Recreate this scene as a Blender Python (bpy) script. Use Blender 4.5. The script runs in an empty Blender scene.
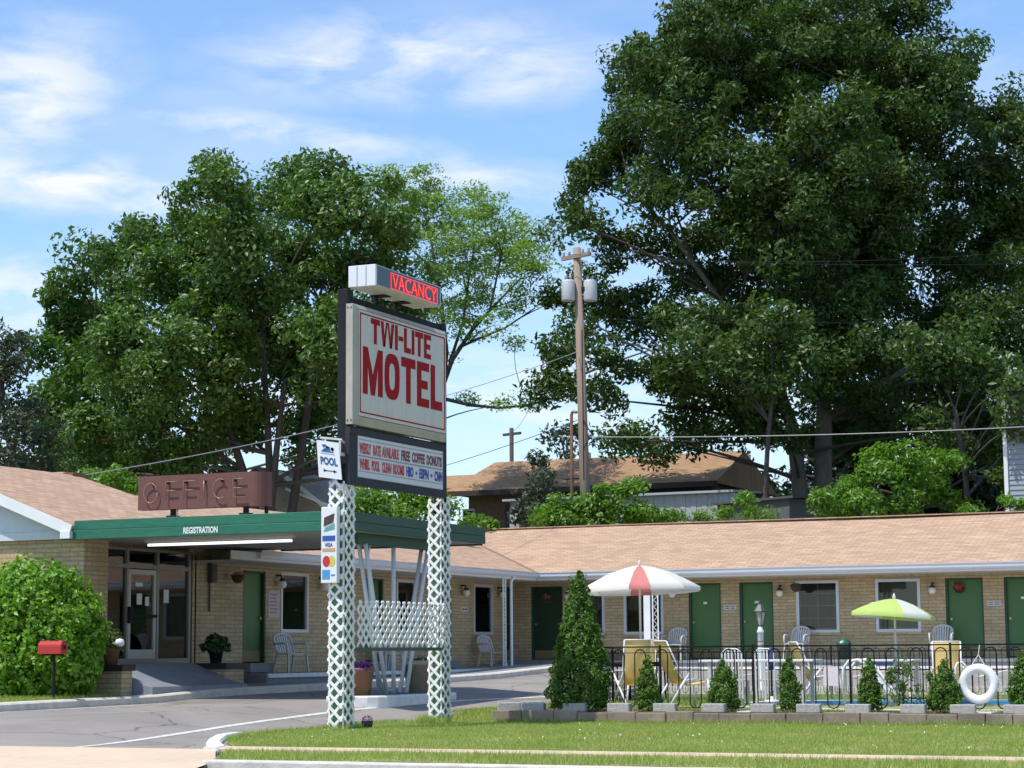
import bpy, math, random
import numpy as np
from mathutils import Vector, Matrix
R_ = math.radians
SC = bpy.context.scene
COL = SC.collection

# ------------------------------------------------------------------ camera
EYE = 1.3
cam = bpy.data.cameras.new('camera'); camo = bpy.data.objects.new('camera', cam); COL.objects.link(camo)
cam.sensor_width = 36; cam.lens = 2100/1024*36; cam.clip_start = 0.5; cam.clip_end = 3000
camo.matrix_world = Matrix.Translation((0, 0, EYE)) @ Matrix.Rotation(R_(24), 4, 'Z') @ Matrix.Rotation(math.pi/2+math.atan(268/2100), 4, 'X') @ Matrix.Rotation(R_(-0.4), 4, 'Z')
SC.camera = camo
# ------------------------------------------------------------------ sun and sky
SUN_EL = 64; SUN_DIR_XY = (-0.50, -0.87)         # towards the sun: from the street, a little from the left
w = bpy.data.worlds.new('World'); SC.world = w; w.use_nodes = True
nt = w.node_tree; N = nt.nodes; L = nt.links
bg = N['Background']
sky = N.new('ShaderNodeTexSky'); sky.sky_type = 'NISHITA'; sky.sun_disc = False
sky.sun_elevation = R_(SUN_EL)
sky.sun_rotation = math.atan2(SUN_DIR_XY[0], SUN_DIR_XY[1])
sky.air_density = 1.0; sky.dust_density = 0.6; sky.ozone_density = 1.6
tc = N.new('ShaderNodeTexCoord')
def mapn(scale, loc=(0,0,0), rot=(0,0,0)):
    m = N.new('ShaderNodeMapping'); m.inputs['Scale'].default_value = scale; m.inputs['Location'].default_value = loc; m.inputs['Rotation'].default_value = rot
    L.new(tc.outputs['Generated'], m.inputs['Vector']); return m
# wispy high cloud: stretched noise times a broad patch mask, both fixed to the sky direction
m1 = mapn((3.2, 3.2, 10.0), (1.3, .2, .55), (0, R_(8), R_(20)))
n1 = N.new('ShaderNodeTexNoise'); n1.inputs['Scale'].default_value = 1.6; n1.inputs['Detail'].default_value = 9; n1.inputs['Roughness'].default_value = .5; n1.inputs['Distortion'].default_value = .5
L.new(m1.outputs[0], n1.inputs['Vector'])
r1 = N.new('ShaderNodeValToRGB'); r1.color_ramp.elements[0].position = .43; r1.color_ramp.elements[1].position = .63
L.new(n1.outputs['Fac'], r1.inputs['Fac'])
m2 = mapn((1, 1, 1)); sx = N.new('ShaderNodeSeparateXYZ'); L.new(m2.outputs[0], sx.inputs[0])
r2 = N.new('ShaderNodeMapRange'); r2.inputs['From Min'].default_value = .30; r2.inputs['From Max'].default_value = -.02; r2.inputs['To Min'].default_value = .45; r2.inputs['To Max'].default_value = 1.0
L.new(sx.outputs['Z'], r2.inputs['Value'])
mu = N.new('ShaderNodeMath'); mu.operation = 'MULTIPLY'; L.new(r1.outputs['Color'], mu.inputs[0]); L.new(r2.outputs['Result'], mu.inputs[1])
# named cloud banks at fixed sky directions (right-hand coordinate, height), each broken up by the noise
dt = N.new('ShaderNodeVectorMath'); dt.operation = 'DOT_PRODUCT'; dt.inputs[1].default_value = (math.cos(R_(24)), math.sin(R_(24)), 0); L.new(tc.outputs['Generated'], dt.inputs[0])
acc = None
def mth(op, a, b_=None):
    q = N.new('ShaderNodeMath'); q.operation = op
    for k, v_ in enumerate((a, b_)):
        if v_ is None: continue
        if isinstance(v_, (int, float)): q.inputs[k].default_value = v_
        else: L.new(v_, q.inputs[k])
    return q.outputs[0]
for cr, cz, sr, sz, tl, amp in ((-.222,.256,.035,.026,.2,.95), (-.20,.2165,.065,.012,-.06,1.0), (-.055,.277,.060,.016,.05,.95), (.005,.271,.04,.012,.10,.85), (-.105,.242,.06,.008,-.12,.8), (-.02,.222,.04,.010,-.1,.8), (.02,.12,.30,.022,.0,.75), (-.24,.165,.05,.02,.0,.8), (.5,.25,.3,.04,.0,.6), (-.6,.25,.2,.05,.1,.8)):
    dr = mth('SUBTRACT', dt.outputs['Value'], cr); dz = mth('SUBTRACT', mth('SUBTRACT', sx.outputs['Z'], cz), mth('MULTIPLY', dr, tl))
    e_ = mth('ADD', mth('POWER', mth('ABSOLUTE', mth('DIVIDE', dr, sr)), 2.0), mth('POWER', mth('ABSOLUTE', mth('DIVIDE', dz, sz)), 2.0))
    g_ = mth('MULTIPLY', mth('EXPONENT', mth('MULTIPLY', e_, -.7)), amp)
    acc = g_ if acc is None else mth('MAXIMUM', acc, g_)
m4 = mapn((9, 9, 26), (.4, 1.3, .1), (0, R_(6), R_(10)))
n4 = N.new('ShaderNodeTexNoise'); n4.inputs['Scale'].default_value = 2.6; n4.inputs['Detail'].default_value = 10; n4.inputs['Roughness'].default_value = .58; n4.inputs['Distortion'].default_value = .3
L.new(m4.outputs[0], n4.inputs['Vector'])
mr4 = N.new('ShaderNodeMapRange'); mr4.inputs['From Min'].default_value = .36; mr4.inputs['From Max'].default_value = .62; L.new(n4.outputs['Fac'], mr4.inputs['Value'])
bank = mth('MULTIPLY', acc, mth('ADD', mth('MULTIPLY', mr4.outputs['Result'], .75), .25))
mu = N.new('ShaderNodeMath'); mu.operation = 'MAXIMUM'; L.new(mth('MULTIPLY', mth('MULTIPLY', r1.outputs['Color'], r2.outputs['Result']), .45), mu.inputs[0]); L.new(bank, mu.inputs[1])
# milky air low above the horizon
r3 = N.new('ShaderNodeMapRange'); r3.inputs['From Min'].default_value = .20; r3.inputs['From Max'].default_value = .0; r3.inputs['To Min'].default_value = .06; r3.inputs['To Max'].default_value = .62
L.new(sx.outputs['Z'], r3.inputs['Value'])
mx0 = N.new('ShaderNodeMath'); mx0.operation = 'MAXIMUM'; L.new(mu.outputs[0], mx0.inputs[0]); L.new(r3.outputs['Result'], mx0.inputs[1])
tint = N.new('ShaderNodeMixRGB'); tint.blend_type = 'MULTIPLY'; tint.inputs['Fac'].default_value = 1; tint.inputs['Color2'].default_value = (.93, 1.17, 1.40, 1)
L.new(sky.outputs['Color'], tint.inputs['Color1'])
mix = N.new('ShaderNodeMixRGB'); mix.inputs['Color2'].default_value = (6.2, 6.4, 6.5, 1)
L.new(mx0.outputs[0], mix.inputs['Fac']); L.new(tint.outputs['Color'], mix.inputs['Color1']); L.new(mix.outputs['Color'], bg.inputs['Color'])
bg.inputs['Strength'].default_value = 0.15
sun = bpy.data.lights.new('sun', 'SUN'); sun.energy = 4.4; sun.angle = R_(.5); sun.color = (1, .955, .88)
suno = bpy.data.objects.new('sun', sun); COL.objects.link(suno)
_v = Vector((SUN_DIR_XY[0], SUN_DIR_XY[1], 0)).normalized()*math.cos(R_(SUN_EL)) + Vector((0, 0, math.sin(R_(SUN_EL))))
suno.rotation_euler = _v.to_track_quat('Z', 'Y').to_euler()
SC.view_settings.view_transform = 'Standard'; SC.view_settings.look = 'None'; SC.view_settings.gamma = 1; SC.view_settings.use_curve_mapping = False
SC.view_settings.exposure = 0.08
SC.render.engine = 'CYCLES'
SC.cycles.max_bounces = 6; SC.cycles.transparent_max_bounces = 12

# ------------------------------------------------------------------ helpers
def at(u, v, D):
    """world point seen at (u, v) of the 1024x768 picture, D metres ahead of the camera"""
    d = camo.matrix_world.to_3x3() @ Vector(((u-512)/2100, -(v-384)/2100, -1))
    f = -math.sin(R_(24))*d.x + math.cos(R_(24))*d.y
    return Vector((0, 0, EYE)) + d*(D/f)

def tag(o, label=None, cat=None, group=None, kind=None):
    if label: o['label'] = label
    if cat: o['category'] = cat
    if group: o['group'] = group
    if kind: o['kind'] = kind
    return o
def thing(name, loc, rz=0, label=None, cat=None, group=None):
    o = bpy.data.objects.new(name, None); o.empty_display_size = .2; COL.objects.link(o)
    o.location = loc; o.rotation_euler = (0, 0, rz); return tag(o, label, cat, group)
def dup(root, loc, rz, label=None, group=None, scale=None):
    def rec(o, par):
        c = o.copy(); COL.objects.link(c); c.parent = par
        for ch in kids.get(o.name, []): rec(ch, c)
        return c
    kids = {}
    for o in bpy.data.objects:
        if o.parent: kids.setdefault(o.parent.name, []).append(o)
    r = rec(root, None); r.location = loc; r.rotation_euler = (0, 0, rz)
    if scale: r.scale = scale
    if label: r['label'] = label
    if group: r['group'] = group
    return r

class MB:
    def __init__(s, smooth=False): s.v = []; s.f = []; s.smooth = smooth; s.sf = []
    def add(s, vs, fs, smooth=None):
        n = len(s.v); s.v += [tuple(p) for p in vs]; s.f += [tuple(i+n for i in f) for f in fs]
        s.sf += [s.smooth if smooth is None else smooth]*len(fs); return s
    def box(s, x0, x1, y0, y1, z0, z1):
        vs = [(x, y, z) for z in (z0, z1) for y in (y0, y1) for x in (x0, x1)]
        return s.add(vs, [(0,2,3,1),(4,5,7,6),(0,1,5,4),(2,6,7,3),(0,4,6,2),(1,3,7,5)], False)
    def bar(s, a, b, w_, t, up=(0,0,1)):
        """rectangular bar from a to b, width w_ (sideways), thickness t (along up)"""
        a = Vector(a); b = Vector(b); d = (b-a).normalized(); u = Vector(up); x = d.cross(u)
        if x.length < 1e-4: x = d.cross(Vector((1, 0, 0)))
        x.normalize(); u = x.cross(d).normalized()
        vs = []
        for p in (a, b):
            for i, j in ((-1,-1),(1,-1),(1,1),(-1,1)): vs.append(p + x*i*w_/2 + u*j*t/2)
        return s.add(vs, [(3,2,1,0),(4,5,6,7),(0,1,5,4),(1,2,6,5),(2,3,7,6),(3,0,4,7)], False)
    def tube(s, pts, rads, n=8, cap=True):
        pts = [Vector(p) for p in pts]
        if not hasattr(rads, '__len__'): rads = [rads]*len(pts)
        vs = []; prev = None
        for i, p in enumerate(pts):
            d = (pts[min(i+1, len(pts)-1)] - pts[max(i-1, 0)])
            if d.length < 1e-9: d = Vector((0, 0, 1))
            d.normalize()
            if prev is None:
                x = d.cross(Vector((0, 0, 1)) if abs(d.z) < .9 else Vector((1, 0, 0))).normalized()
            else:
                x = (prev - d*prev.dot(d)); x = x.normalized() if x.length > 1e-6 else d.orthogonal().normalized()
            prev = x; y = d.cross(x)
            for k in range(n):
                a = 2*math.pi*k/n; vs.append(p + (x*math.cos(a) + y*math.sin(a))*rads[i])
        fs = [(i*n+k, i*n+(k+1) % n, (i+1)*n+(k+1) % n, (i+1)*n+k) for i in range(len(pts)-1) for k in range(n)]
        s.add(vs, fs, n > 5)
        if cap:
            m = len(s.v)-len(vs)
            s.f += [tuple(m+k for k in range(n))[::-1], tuple(m+(len(pts)-1)*n+k for k in range(n))]; s.sf += [False, False]
        return s
    def lathe(s, prof, c=(0,0,0), n=20, sx=1, sy=1, smooth=True):
        vs = []
        for r, z in prof:
            for k in range(n):
                a = 2*math.pi*k/n; vs.append((c[0]+r*sx*math.cos(a), c[1]+r*sy*math.sin(a), c[2]+z))
        fs = [(i*n+k, i*n+(k+1) % n, (i+1)*n+(k+1) % n, (i+1)*n+k) for i in range(len(prof)-1) for k in range(n)]
        s.add(vs, fs, smooth)
        m = len(s.v)-len(vs)
        if prof[0][0] > 1e-4: s.f.append(tuple(m+k for k in range(n))[::-1]); s.sf.append(False)
        if prof[-1][0] > 1e-4: s.f.append(tuple(m+(len(prof)-1)*n+k for k in range(n))); s.sf.append(False)
        return s
    def prism(s, poly, z0, z1):
        n = len(poly); A = sum(poly[i][0]*poly[(i+1) % n][1]-poly[(i+1) % n][0]*poly[i][1] for i in range(n))
        if A < 0: poly = poly[::-1]
        vs = [(p[0], p[1], z0) for p in poly] + [(p[0], p[1], z1) for p in poly]
        fs = [tuple(range(n))[::-1], tuple(range(n, 2*n))] + [(i, (i+1) % n, n+(i+1) % n, n+i) for i in range(n)]
        return s.add(vs, fs, False)
    def build(s, name, mat, parent=None, loc=None, bevel=0, world=False):
        me = bpy.data.meshes.new(name); me.from_pydata(s.v, [], s.f); me.materials.append(mat)
        me.polygons.foreach_set('use_smooth', s.sf); me.update()
        o = bpy.data.objects.new(name, me); COL.objects.link(o)
        if loc is not None: o.location = loc
        if parent is not None:
            o.parent = parent
            if world:
                bpyroot = parent; T = Matrix.Identity(4)
                chain = []
                while bpyroot is not None:
                    chain.append(bpyroot); bpyroot = bpyroot.parent
                for q in reversed(chain): T = T @ (Matrix.Translation(q.location) @ q.rotation_euler.to_matrix().to_4x4())
                me.transform(T.inverted())
        if bevel:
            b = o.modifiers.new('bevel', 'BEVEL'); b.width = bevel; b.segments = 2; b.limit_method = 'ANGLE'
        return o
    def at_world(s, name, mat, parent, bevel=0): return s.build(name, mat, parent, bevel=bevel, world=True)

def np_mesh(name, V, F, mat, parent=None, world=False):
    """V (n,3) array, F (m,k) array"""
    me = bpy.data.meshes.new(name); n = len(V); m, k = F.shape
    me.vertices.add(n); me.vertices.foreach_set('co', np.ascontiguousarray(V, dtype=np.float32).ravel())
    me.loops.add(m*k); me.loops.foreach_set('vertex_index', np.ascontiguousarray(F, dtype=np.int32).ravel())
    me.polygons.add(m); me.polygons.foreach_set('loop_start', np.arange(0, m*k, k, dtype=np.int32)); me.polygons.foreach_set('loop_total', np.full(m, k, dtype=np.int32))
    me.update(calc_edges=True); me.materials.append(mat)
    o = bpy.data.objects.new(name, me); COL.objects.link(o)
    if parent is not None:
        o.parent = parent
        if world: me.transform(Matrix.Translation(parent.location).inverted())
    return o

# ------------------------------------------------------------------ materials
MATS = {}
def mat(name, col, rough=.6, metal=0, bump=0, bscale=30, var=0, vscale=6, spec=.5, emit=None, estr=0, var2=0, v2scale=1.2, coat=0, stretch=(1,1,1)):
    if name in MATS: return MATS[name]
    m = bpy.data.materials.new(name); m.use_nodes = True; n = m.node_tree.nodes; l = m.node_tree.links
    p = n['Principled BSDF']; p.inputs['Roughness'].default_value = rough; p.inputs['Metallic'].default_value = metal
    p.inputs['Specular IOR Level'].default_value = spec; p.inputs['Base Color'].default_value = (*col, 1)
    if coat: p.inputs['Coat Weight'].default_value = coat
    t = n.new('ShaderNodeTexCoord'); mp = n.new('ShaderNodeMapping'); mp.inputs['Scale'].default_value = stretch; l.new(t.outputs['Object'], mp.inputs[0])
    src = None
    def noise(sc, det=6):
        q = n.new('ShaderNodeTexNoise'); q.inputs['Scale'].default_value = sc; q.inputs['Detail'].default_value = det; q.inputs['Roughness'].default_value = .6; l.new(mp.outputs[0], q.inputs['Vector']); return q
    cur = None
    for amt, sc in ((var, vscale), (var2, v2scale)):
        if not amt: continue
        q = noise(sc); mr = n.new('ShaderNodeMapRange'); mr.inputs['From Min'].default_value = .3; mr.inputs['From Max'].default_value = .7
        mr.inputs['To Min'].default_value = 1-amt; mr.inputs['To Max'].default_value = 1+amt; l.new(q.outputs['Fac'], mr.inputs['Value'])
        h = n.new('ShaderNodeVectorMath'); h.operation = 'SCALE'
        if cur is None: h.inputs[0].default_value = col
        else: l.new(cur, h.inputs[0])
        l.new(mr.outputs['Result'], h.inputs['Scale']); cur = h.outputs[0]
    if cur is not None: l.new(cur, p.inputs['Base Color'])
    if bump:
        q = noise(bscale, 8); b = n.new('ShaderNodeBump'); b.inputs['Strength'].default_value = bump; b.inputs['Distance'].default_value = .02
        l.new(q.outputs['Fac'], b.inputs['Height']); l.new(b.outputs[0], p.inputs['Normal'])
    if emit: p.inputs['Emission Color'].default_value = (*emit, 1); p.inputs['Emission Strength'].default_value = estr
    MATS[name] = m; return m

def brickmat(name, c1, c2, mortar, bw, bh, axis, ms=.012, rough=.85, bump=.4, stain=.12):
    """axis 'x': wall runs along X, 'y': along Y, 'r': sloping roof courses (uses axis pair)"""
    m = bpy.data.materials.new(name); m.use_nodes = True; n = m.node_tree.nodes; l = m.node_tree.links
    p = n['Principled BSDF']; p.inputs['Roughness'].default_value = rough
    t = n.new('ShaderNodeTexCoord'); s = n.new('ShaderNodeSeparateXYZ'); c = n.new('ShaderNodeCombineXYZ')
    l.new(t.outputs['Object'], s.inputs[0])
    if axis == 'x': l.new(s.outputs['X'], c.inputs['X']); l.new(s.outputs['Z'], c.inputs['Y'])
    elif axis == 'y': l.new(s.outputs['Y'], c.inputs['X']); l.new(s.outputs['Z'], c.inputs['Y'])
    elif axis == 'xy':      # both directions of wall at once
        a = n.new('ShaderNodeMath'); a.operation = 'ADD'; l.new(s.outputs['X'], a.inputs[0]); l.new(s.outputs['Y'], a.inputs[1]); l.new(a.outputs[0], c.inputs['X']); l.new(s.outputs['Z'], c.inputs['Y'])
    b = n.new('ShaderNodeTexBrick'); b.inputs['Scale'].default_value = 1; b.inputs['Brick Width'].default_value = bw; b.inputs['Row Height'].default_value = bh
    b.inputs['Mortar Size'].default_value = ms; b.inputs['Mortar Smooth'].default_value = .3; b.inputs['Color1'].default_value = (*c1, 1); b.inputs['Color2'].default_value = (*c2, 1); b.inputs['Mortar'].default_value = (*mortar, 1)
    l.new(c.outputs[0], b.inputs['Vector'])
    q = n.new('ShaderNodeTexNoise'); q.inputs['Scale'].default_value = 1.3; q.inputs['Detail'].default_value = 8; l.new(t.outputs['Object'], q.inputs['Vector'])
    mr = n.new('ShaderNodeMapRange'); mr.inputs['From Min'].default_value = .3; mr.inputs['From Max'].default_value = .7; mr.inputs['To Min'].default_value = 1-stain; mr.inputs['To Max'].default_value = 1+stain; l.new(q.outputs['Fac'], mr.inputs['Value'])
    h = n.new('ShaderNodeVectorMath'); h.operation = 'SCALE'; l.new(b.outputs['Color'], h.inputs[0]); l.new(mr.outputs['Result'], h.inputs['Scale'])
    q2 = n.new('ShaderNodeTexNoise'); q2.inputs['Scale'].default_value = 18; q2.inputs['Detail'].default_value = 4; l.new(t.outputs['Object'], q2.inputs['Vector'])
    mr2 = n.new('ShaderNodeMapRange'); mr2.inputs['From Min'].default_value = .3; mr2.inputs['From Max'].default_value = .7; mr2.inputs['To Min'].default_value = .88; mr2.inputs['To Max'].default_value = 1.12; l.new(q2.outputs['Fac'], mr2.inputs['Value'])
    h2 = n.new('ShaderNodeVectorMath'); h2.operation = 'SCALE'; l.new(h.outputs[0], h2.inputs[0]); l.new(mr2.outputs['Result'], h2.inputs['Scale'])
    l.new(h2.outputs[0], p.inputs['Base Color'])
    bp = n.new('ShaderNodeBump'); bp.inputs['Strength'].default_value = bump; bp.inputs['Distance'].default_value = .01; bp.invert = True; l.new(b.outputs['Fac'], bp.inputs['Height']); l.new(bp.outputs[0], p.inputs['Normal'])
    MATS[name] = m; return m

def leafmat(name, cols, trans=.35, rough=.45, spec=.5):
    """foliage: each leaf takes its own tone out of the list"""
    m = bpy.data.materials.new(name); m.use_nodes = True; n = m.node_tree.nodes; l = m.node_tree.links
    p = n['Principled BSDF']; out = n['Material Output']
    g = n.new('ShaderNodeNewGeometry'); r = n.new('ShaderNodeValToRGB'); r.color_ramp.interpolation = 'LINEAR'
    t = n.new('ShaderNodeTexCoord'); q = n.new('ShaderNodeTexNoise'); q.inputs['Scale'].default_value = .7; q.inputs['Detail'].default_value = 3; l.new(t.outputs['Object'], q.inputs['Vector'])
    a = n.new('ShaderNodeMath'); a.operation = 'MULTIPLY_ADD'; a.inputs[1].default_value = .5; l.new(g.outputs['Random Per Island'], a.inputs[0])
    b = n.new('ShaderNodeMath'); b.operation = 'MULTIPLY'; b.inputs[1].default_value = .60; l.new(q.outputs['Fac'], b.inputs[0]); l.new(b.outputs[0], a.inputs[2])
    l.new(a.outputs[0], r.inputs['Fac'])
    els = r.color_ramp.elements; els[0].color = (*cols[0], 1); els[1].color = (*cols[-1], 1)
    for i, c in enumerate(cols[1:-1]): e = els.new((i+1)/(len(cols)-1)); e.color = (*c, 1)
    l.new(r.outputs['Color'], p.inputs['Base Color']); p.inputs['Roughness'].default_value = rough; p.inputs['Specular IOR Level'].default_value = spec
    tr = n.new('ShaderNodeBsdfTranslucent'); h = n.new('ShaderNodeMixRGB'); h.blend_type = 'MULTIPLY'; h.inputs['Fac'].default_value = 1; h.inputs['Color2'].default_value = (1.25, 1.35, .6, 1)
    l.new(r.outputs['Color'], h.inputs['Color1']); l.new(h.outputs['Color'], tr.inputs['Color'])
    ms = n.new('ShaderNodeMixShader'); ms.inputs['Fac'].default_value = trans; l.new(p.outputs[0], ms.inputs[1]); l.new(tr.outputs[0], ms.inputs[2]); l.new(ms.outputs[0], out.inputs['Surface'])
    MATS[name] = m; return m
def glassmat(name, tint=(.8,.85,.85), fac=.2):
    m = bpy.data.materials.new(name); m.use_nodes = True; n = m.node_tree.nodes; l = m.node_tree.links
    n.remove(n['Principled BSDF']); tr = n.new('ShaderNodeBsdfTransparent'); tr.inputs['Color'].default_value = (*tint, 1)
    gl = n.new('ShaderNodeBsdfGlossy'); gl.inputs['Roughness'].default_value = .02; ms = n.new('ShaderNodeMixShader')
    fr = n.new('ShaderNodeFresnel'); fr.inputs['IOR'].default_value = 1.5; a = n.new('ShaderNodeMath'); a.operation = 'ADD'; a.inputs[1].default_value = fac; l.new(fr.outputs[0], a.inputs[0])
    l.new(a.outputs[0], ms.inputs['Fac']); l.new(tr.outputs[0], ms.inputs[1]); l.new(gl.outputs[0], ms.inputs[2]); l.new(ms.outputs[0], n['Material Output'].inputs['Surface'])
    MATS[name] = m; return m

BRX = brickmat('tan_brick', (.54,.41,.235), (.44,.325,.175), (.30,.23,.14), .40, .088, 'xy', ms=.011, stain=.1)
WHITE = mat('white_paint', (.76,.77,.76), .5, var=.05, vscale=3)
OFFW = mat('aged_white_metal', (.62,.61,.57), .45, var=.06, vscale=4)
LATT = mat('white_lattice_paint', (.80,.79,.75), .5, var=.08, vscale=7)
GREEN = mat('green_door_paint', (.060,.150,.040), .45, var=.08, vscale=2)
DOORD = mat('dark_corner_door_green', (.014,.035,.014), .5)  # darker green of the corner doors, with the corner's shadow put in
DGREEN = mat('dark_green_paint', (.012,.062,.030), .5, var=.15, vscale=5)
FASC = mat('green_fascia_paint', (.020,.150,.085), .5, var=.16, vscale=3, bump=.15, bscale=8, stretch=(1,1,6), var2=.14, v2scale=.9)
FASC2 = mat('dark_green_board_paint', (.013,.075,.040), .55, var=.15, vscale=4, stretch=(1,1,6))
STEEL = mat('dark_grey_steel', (.022,.023,.025), .7, var=.2, vscale=5, spec=.15)
BLACK = mat('black_iron', (.006,.006,.007), .6, spec=.25)
FRAME = mat('aluminium_frame', (.62,.63,.64), .4, metal=.3)
GREYF = mat('grey_metal_frame', (.22,.22,.21), .45, metal=.3)
ASPH = None
CONC = mat('concrete', (.44,.41,.36), .85, bump=.3, bscale=60, var=.10, vscale=9, var2=.08, v2scale=.8)
CONCP = mat('pinkish_concrete', (.60,.45,.31), .85, bump=.3, bscale=60, var=.07, vscale=8, var2=.08, v2scale=.7)
KERB = mat('weathered_kerb', (.60,.56,.48), .85, bump=.4, bscale=40, var=.16, vscale=5)
KERBW = mat('white_painted_kerb', (.74,.73,.69), .7, var=.12, vscale=7)
LINE = mat('road_marking_paint', (.60,.58,.53), .8, var=.25, vscale=9)
GREYP = mat('grey_blue_floor_paint', (.23,.245,.28), .6, var=.12, vscale=3)
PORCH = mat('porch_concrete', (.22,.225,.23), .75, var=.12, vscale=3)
REDL = mat('sign_red', (.36,.006,.010), .7, spec=.15)
REDL2 = mat('message_red', (.52,.035,.035), .5)
DRED = mat('message_dark_red', (.16,.018,.025), .5)
BLUE = mat('message_blue', (.02,.04,.30), .5)
CREAM = mat('sign_cream', (.58,.53,.43), .4, var=.07, vscale=1.2, var2=.06, v2scale=4, stretch=(1,3,.6))
CREAMD = mat('aged_cream_metal', (.42,.39,.31), .5, var=.12, vscale=3)
LED = mat('message_panel', (.60,.60,.60), .35)
NEON = mat('lit_red_neon', (.7,.05,.04), .4, emit=(1,.03,.02), estr=1.3)
NEONBG = mat('dark_teal_glass', (.015,.035,.04), .15)
TUBEM = mat('lit_white_tube', (.9,.9,.95), .4, emit=(.93,.92,1), estr=1.1)
RUST = mat('rusty_red_metal', (.155,.062,.048), .7, var=.08, vscale=3, bump=.1)
NEOFF = mat('unlit_glass_tubing', (.28,.17,.145), .25)
TERRA = mat('terracotta', (.22,.115,.065), .8, var=.1)
SOIL = mat('brown_mulch', (.115,.065,.04), .95, bump=.8, bscale=45, var=.35, vscale=25)
STONE = mat('grey_cement_block', (.40,.38,.35), .9, bump=.8, bscale=50, var=.22, vscale=22)
YEL = None
PLAST = mat('white_plastic', (.74,.72,.70), .4)
PLASTG = mat('weathered_white_plastic', (.56,.54,.52), .5, var=.05)
BARK = mat('grey_bark', (.16,.135,.11), .9, bump=.9, bscale=14, var=.25, vscale=9, stretch=(1,1,.25))
BARKD = mat('dark_bark', (.085,.07,.058), .9, bump=.9, bscale=14, var=.25, vscale=9, stretch=(1,1,.25))
WOODP = mat('weathered_pole_wood', (.27,.205,.155), .85, bump=.5, bscale=20, var=.2, vscale=8, stretch=(1,1,.08))
TRANSF = mat('transformer_grey', (.46,.49,.50), .5)
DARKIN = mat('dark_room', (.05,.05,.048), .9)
CURT = mat('grey_green_curtain', (.22,.225,.175), .9, var=.1, vscale=4, stretch=(8,8,.3))
BLIND = mat('window_interior_frame', (.30,.30,.29), .7)
SHADE = mat('soffit_cream', (.50,.48,.42), .7)
WGLASS = glassmat('window_glass', (.78,.80,.76), .0)
DGLASS = glassmat('door_glass', (.85,.85,.8), .04)

# ------------------------------------------------------------------ terrain
def lerp(x, pts):
    if x <= pts[0][0]: return pts[0][1]
    for (a, p), (b, q) in zip(pts, pts[1:]):
        if x <= b: return p + (q-p)*(x-a)/(b-a)
    return pts[-1][1]
AZ = [(19.3,.02),(22.3,.11),(28,.115),(33,.125),(36,.23),(42,.44),(47,.66),(52.5,.84),(60,.95)]
BZ = [(22.3,.04),(28,.27),(34,.29),(38,.25),(42,.14),(47,0)]
def gz(x, y): return lerp(y, AZ) + lerp(y, BZ)*min(1, max(0, (-16.6-x)/2.4))
def backz(x, y): return lerp(y, [(56,.6),(62,.9),(75,3.6),(95,4.4),(200,6),(400,8)])

def sheet(name, xs, ys, zf, m, label=None, inside=None, kind='structure', cat=None):
    V = []; idx = {}
    for j, y in enumerate(ys):
        for i, x in enumerate(xs): idx[i, j] = len(V); V.append((x, y, zf(x, y)))
    F = [(idx[i, j], idx[i+1, j], idx[i+1, j+1], idx[i, j+1]) for j in range(len(ys)-1) for i in range(len(xs)-1) if inside is None or inside((xs[i]+xs[i+1])/2, (ys[j]+ys[j+1])/2)]
    b = MB(True); b.add(V, F, True); o = b.build(name, m); tag(o, label, cat, kind=kind); return o
def fr(a, b, n): return [a+(b-a)*i/n for i in range(n+1)]

def asphalt():
    m = mat('asphalt', (.275,.245,.215), .9, bump=.6, bscale=110, var=.13, vscale=45, var2=.20, v2scale=.45)
    n = m.node_tree.nodes; l = m.node_tree.links; p = n['Principled BSDF']; src = p.inputs['Base Color'].links[0].from_socket
    t = n.new('ShaderNodeTexCoord'); q = n.new('ShaderNodeTexNoise'); q.inputs['Scale'].default_value = 1.6; q.inputs['Detail'].default_value = 5; l.new(t.outputs['Object'], q.inputs['Vector'])
    mxv = n.new('ShaderNodeMixRGB'); mxv.blend_type = 'ADD'; mxv.inputs['Fac'].default_value = .55; l.new(t.outputs['Object'], mxv.inputs['Color1']); l.new(q.outputs['Color'], mxv.inputs['Color2'])
    vo = n.new('ShaderNodeTexVoronoi'); vo.feature = 'DISTANCE_TO_EDGE'; vo.inputs['Scale'].default_value = .33; l.new(mxv.outputs[0], vo.inputs['Vector'])
    mr = n.new('ShaderNodeMapRange'); mr.inputs['From Min'].default_value = .002; mr.inputs['From Max'].default_value = .012; mr.inputs['To Min'].default_value = .50; mr.inputs['To Max'].default_value = 1.0; l.new(vo.outputs['Distance'], mr.inputs['Value'])
    q2 = n.new('ShaderNodeTexNoise'); q2.inputs['Scale'].default_value = .9; q2.inputs['Detail'].default_value = 3; l.new(t.outputs['Object'], q2.inputs['Vector'])
    mr2 = n.new('ShaderNodeMapRange'); mr2.inputs['From Min'].default_value = .62; mr2.inputs['From Max'].default_value = .72; mr2.inputs['To Min'].default_value = 1.0; mr2.inputs['To Max'].default_value = .80; l.new(q2.outputs['Fac'], mr2.inputs['Value'])
    mm = n.new('ShaderNodeMath'); mm.operation = 'MULTIPLY'; l.new(mr.outputs['Result'], mm.inputs[0]); l.new(mr2.outputs['Result'], mm.inputs[1])
    h = n.new('ShaderNodeVectorMath'); h.operation = 'SCALE'; l.new(src, h.inputs[0]); l.new(mm.outputs[0], h.inputs['Scale']); l.new(h.outputs[0], p.inputs['Base Color'])
    return m
ASPH = asphalt()
GRASSB = mat('grass_ground', (.27,.26,.085), .95, bump=.8, bscale=40, var=.22, vscale=6, var2=.22, v2scale=1.1)
GRASSF = mat('rough_grass_ground', (.05,.075,.02), .95, var=.3, vscale=.5)
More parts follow.
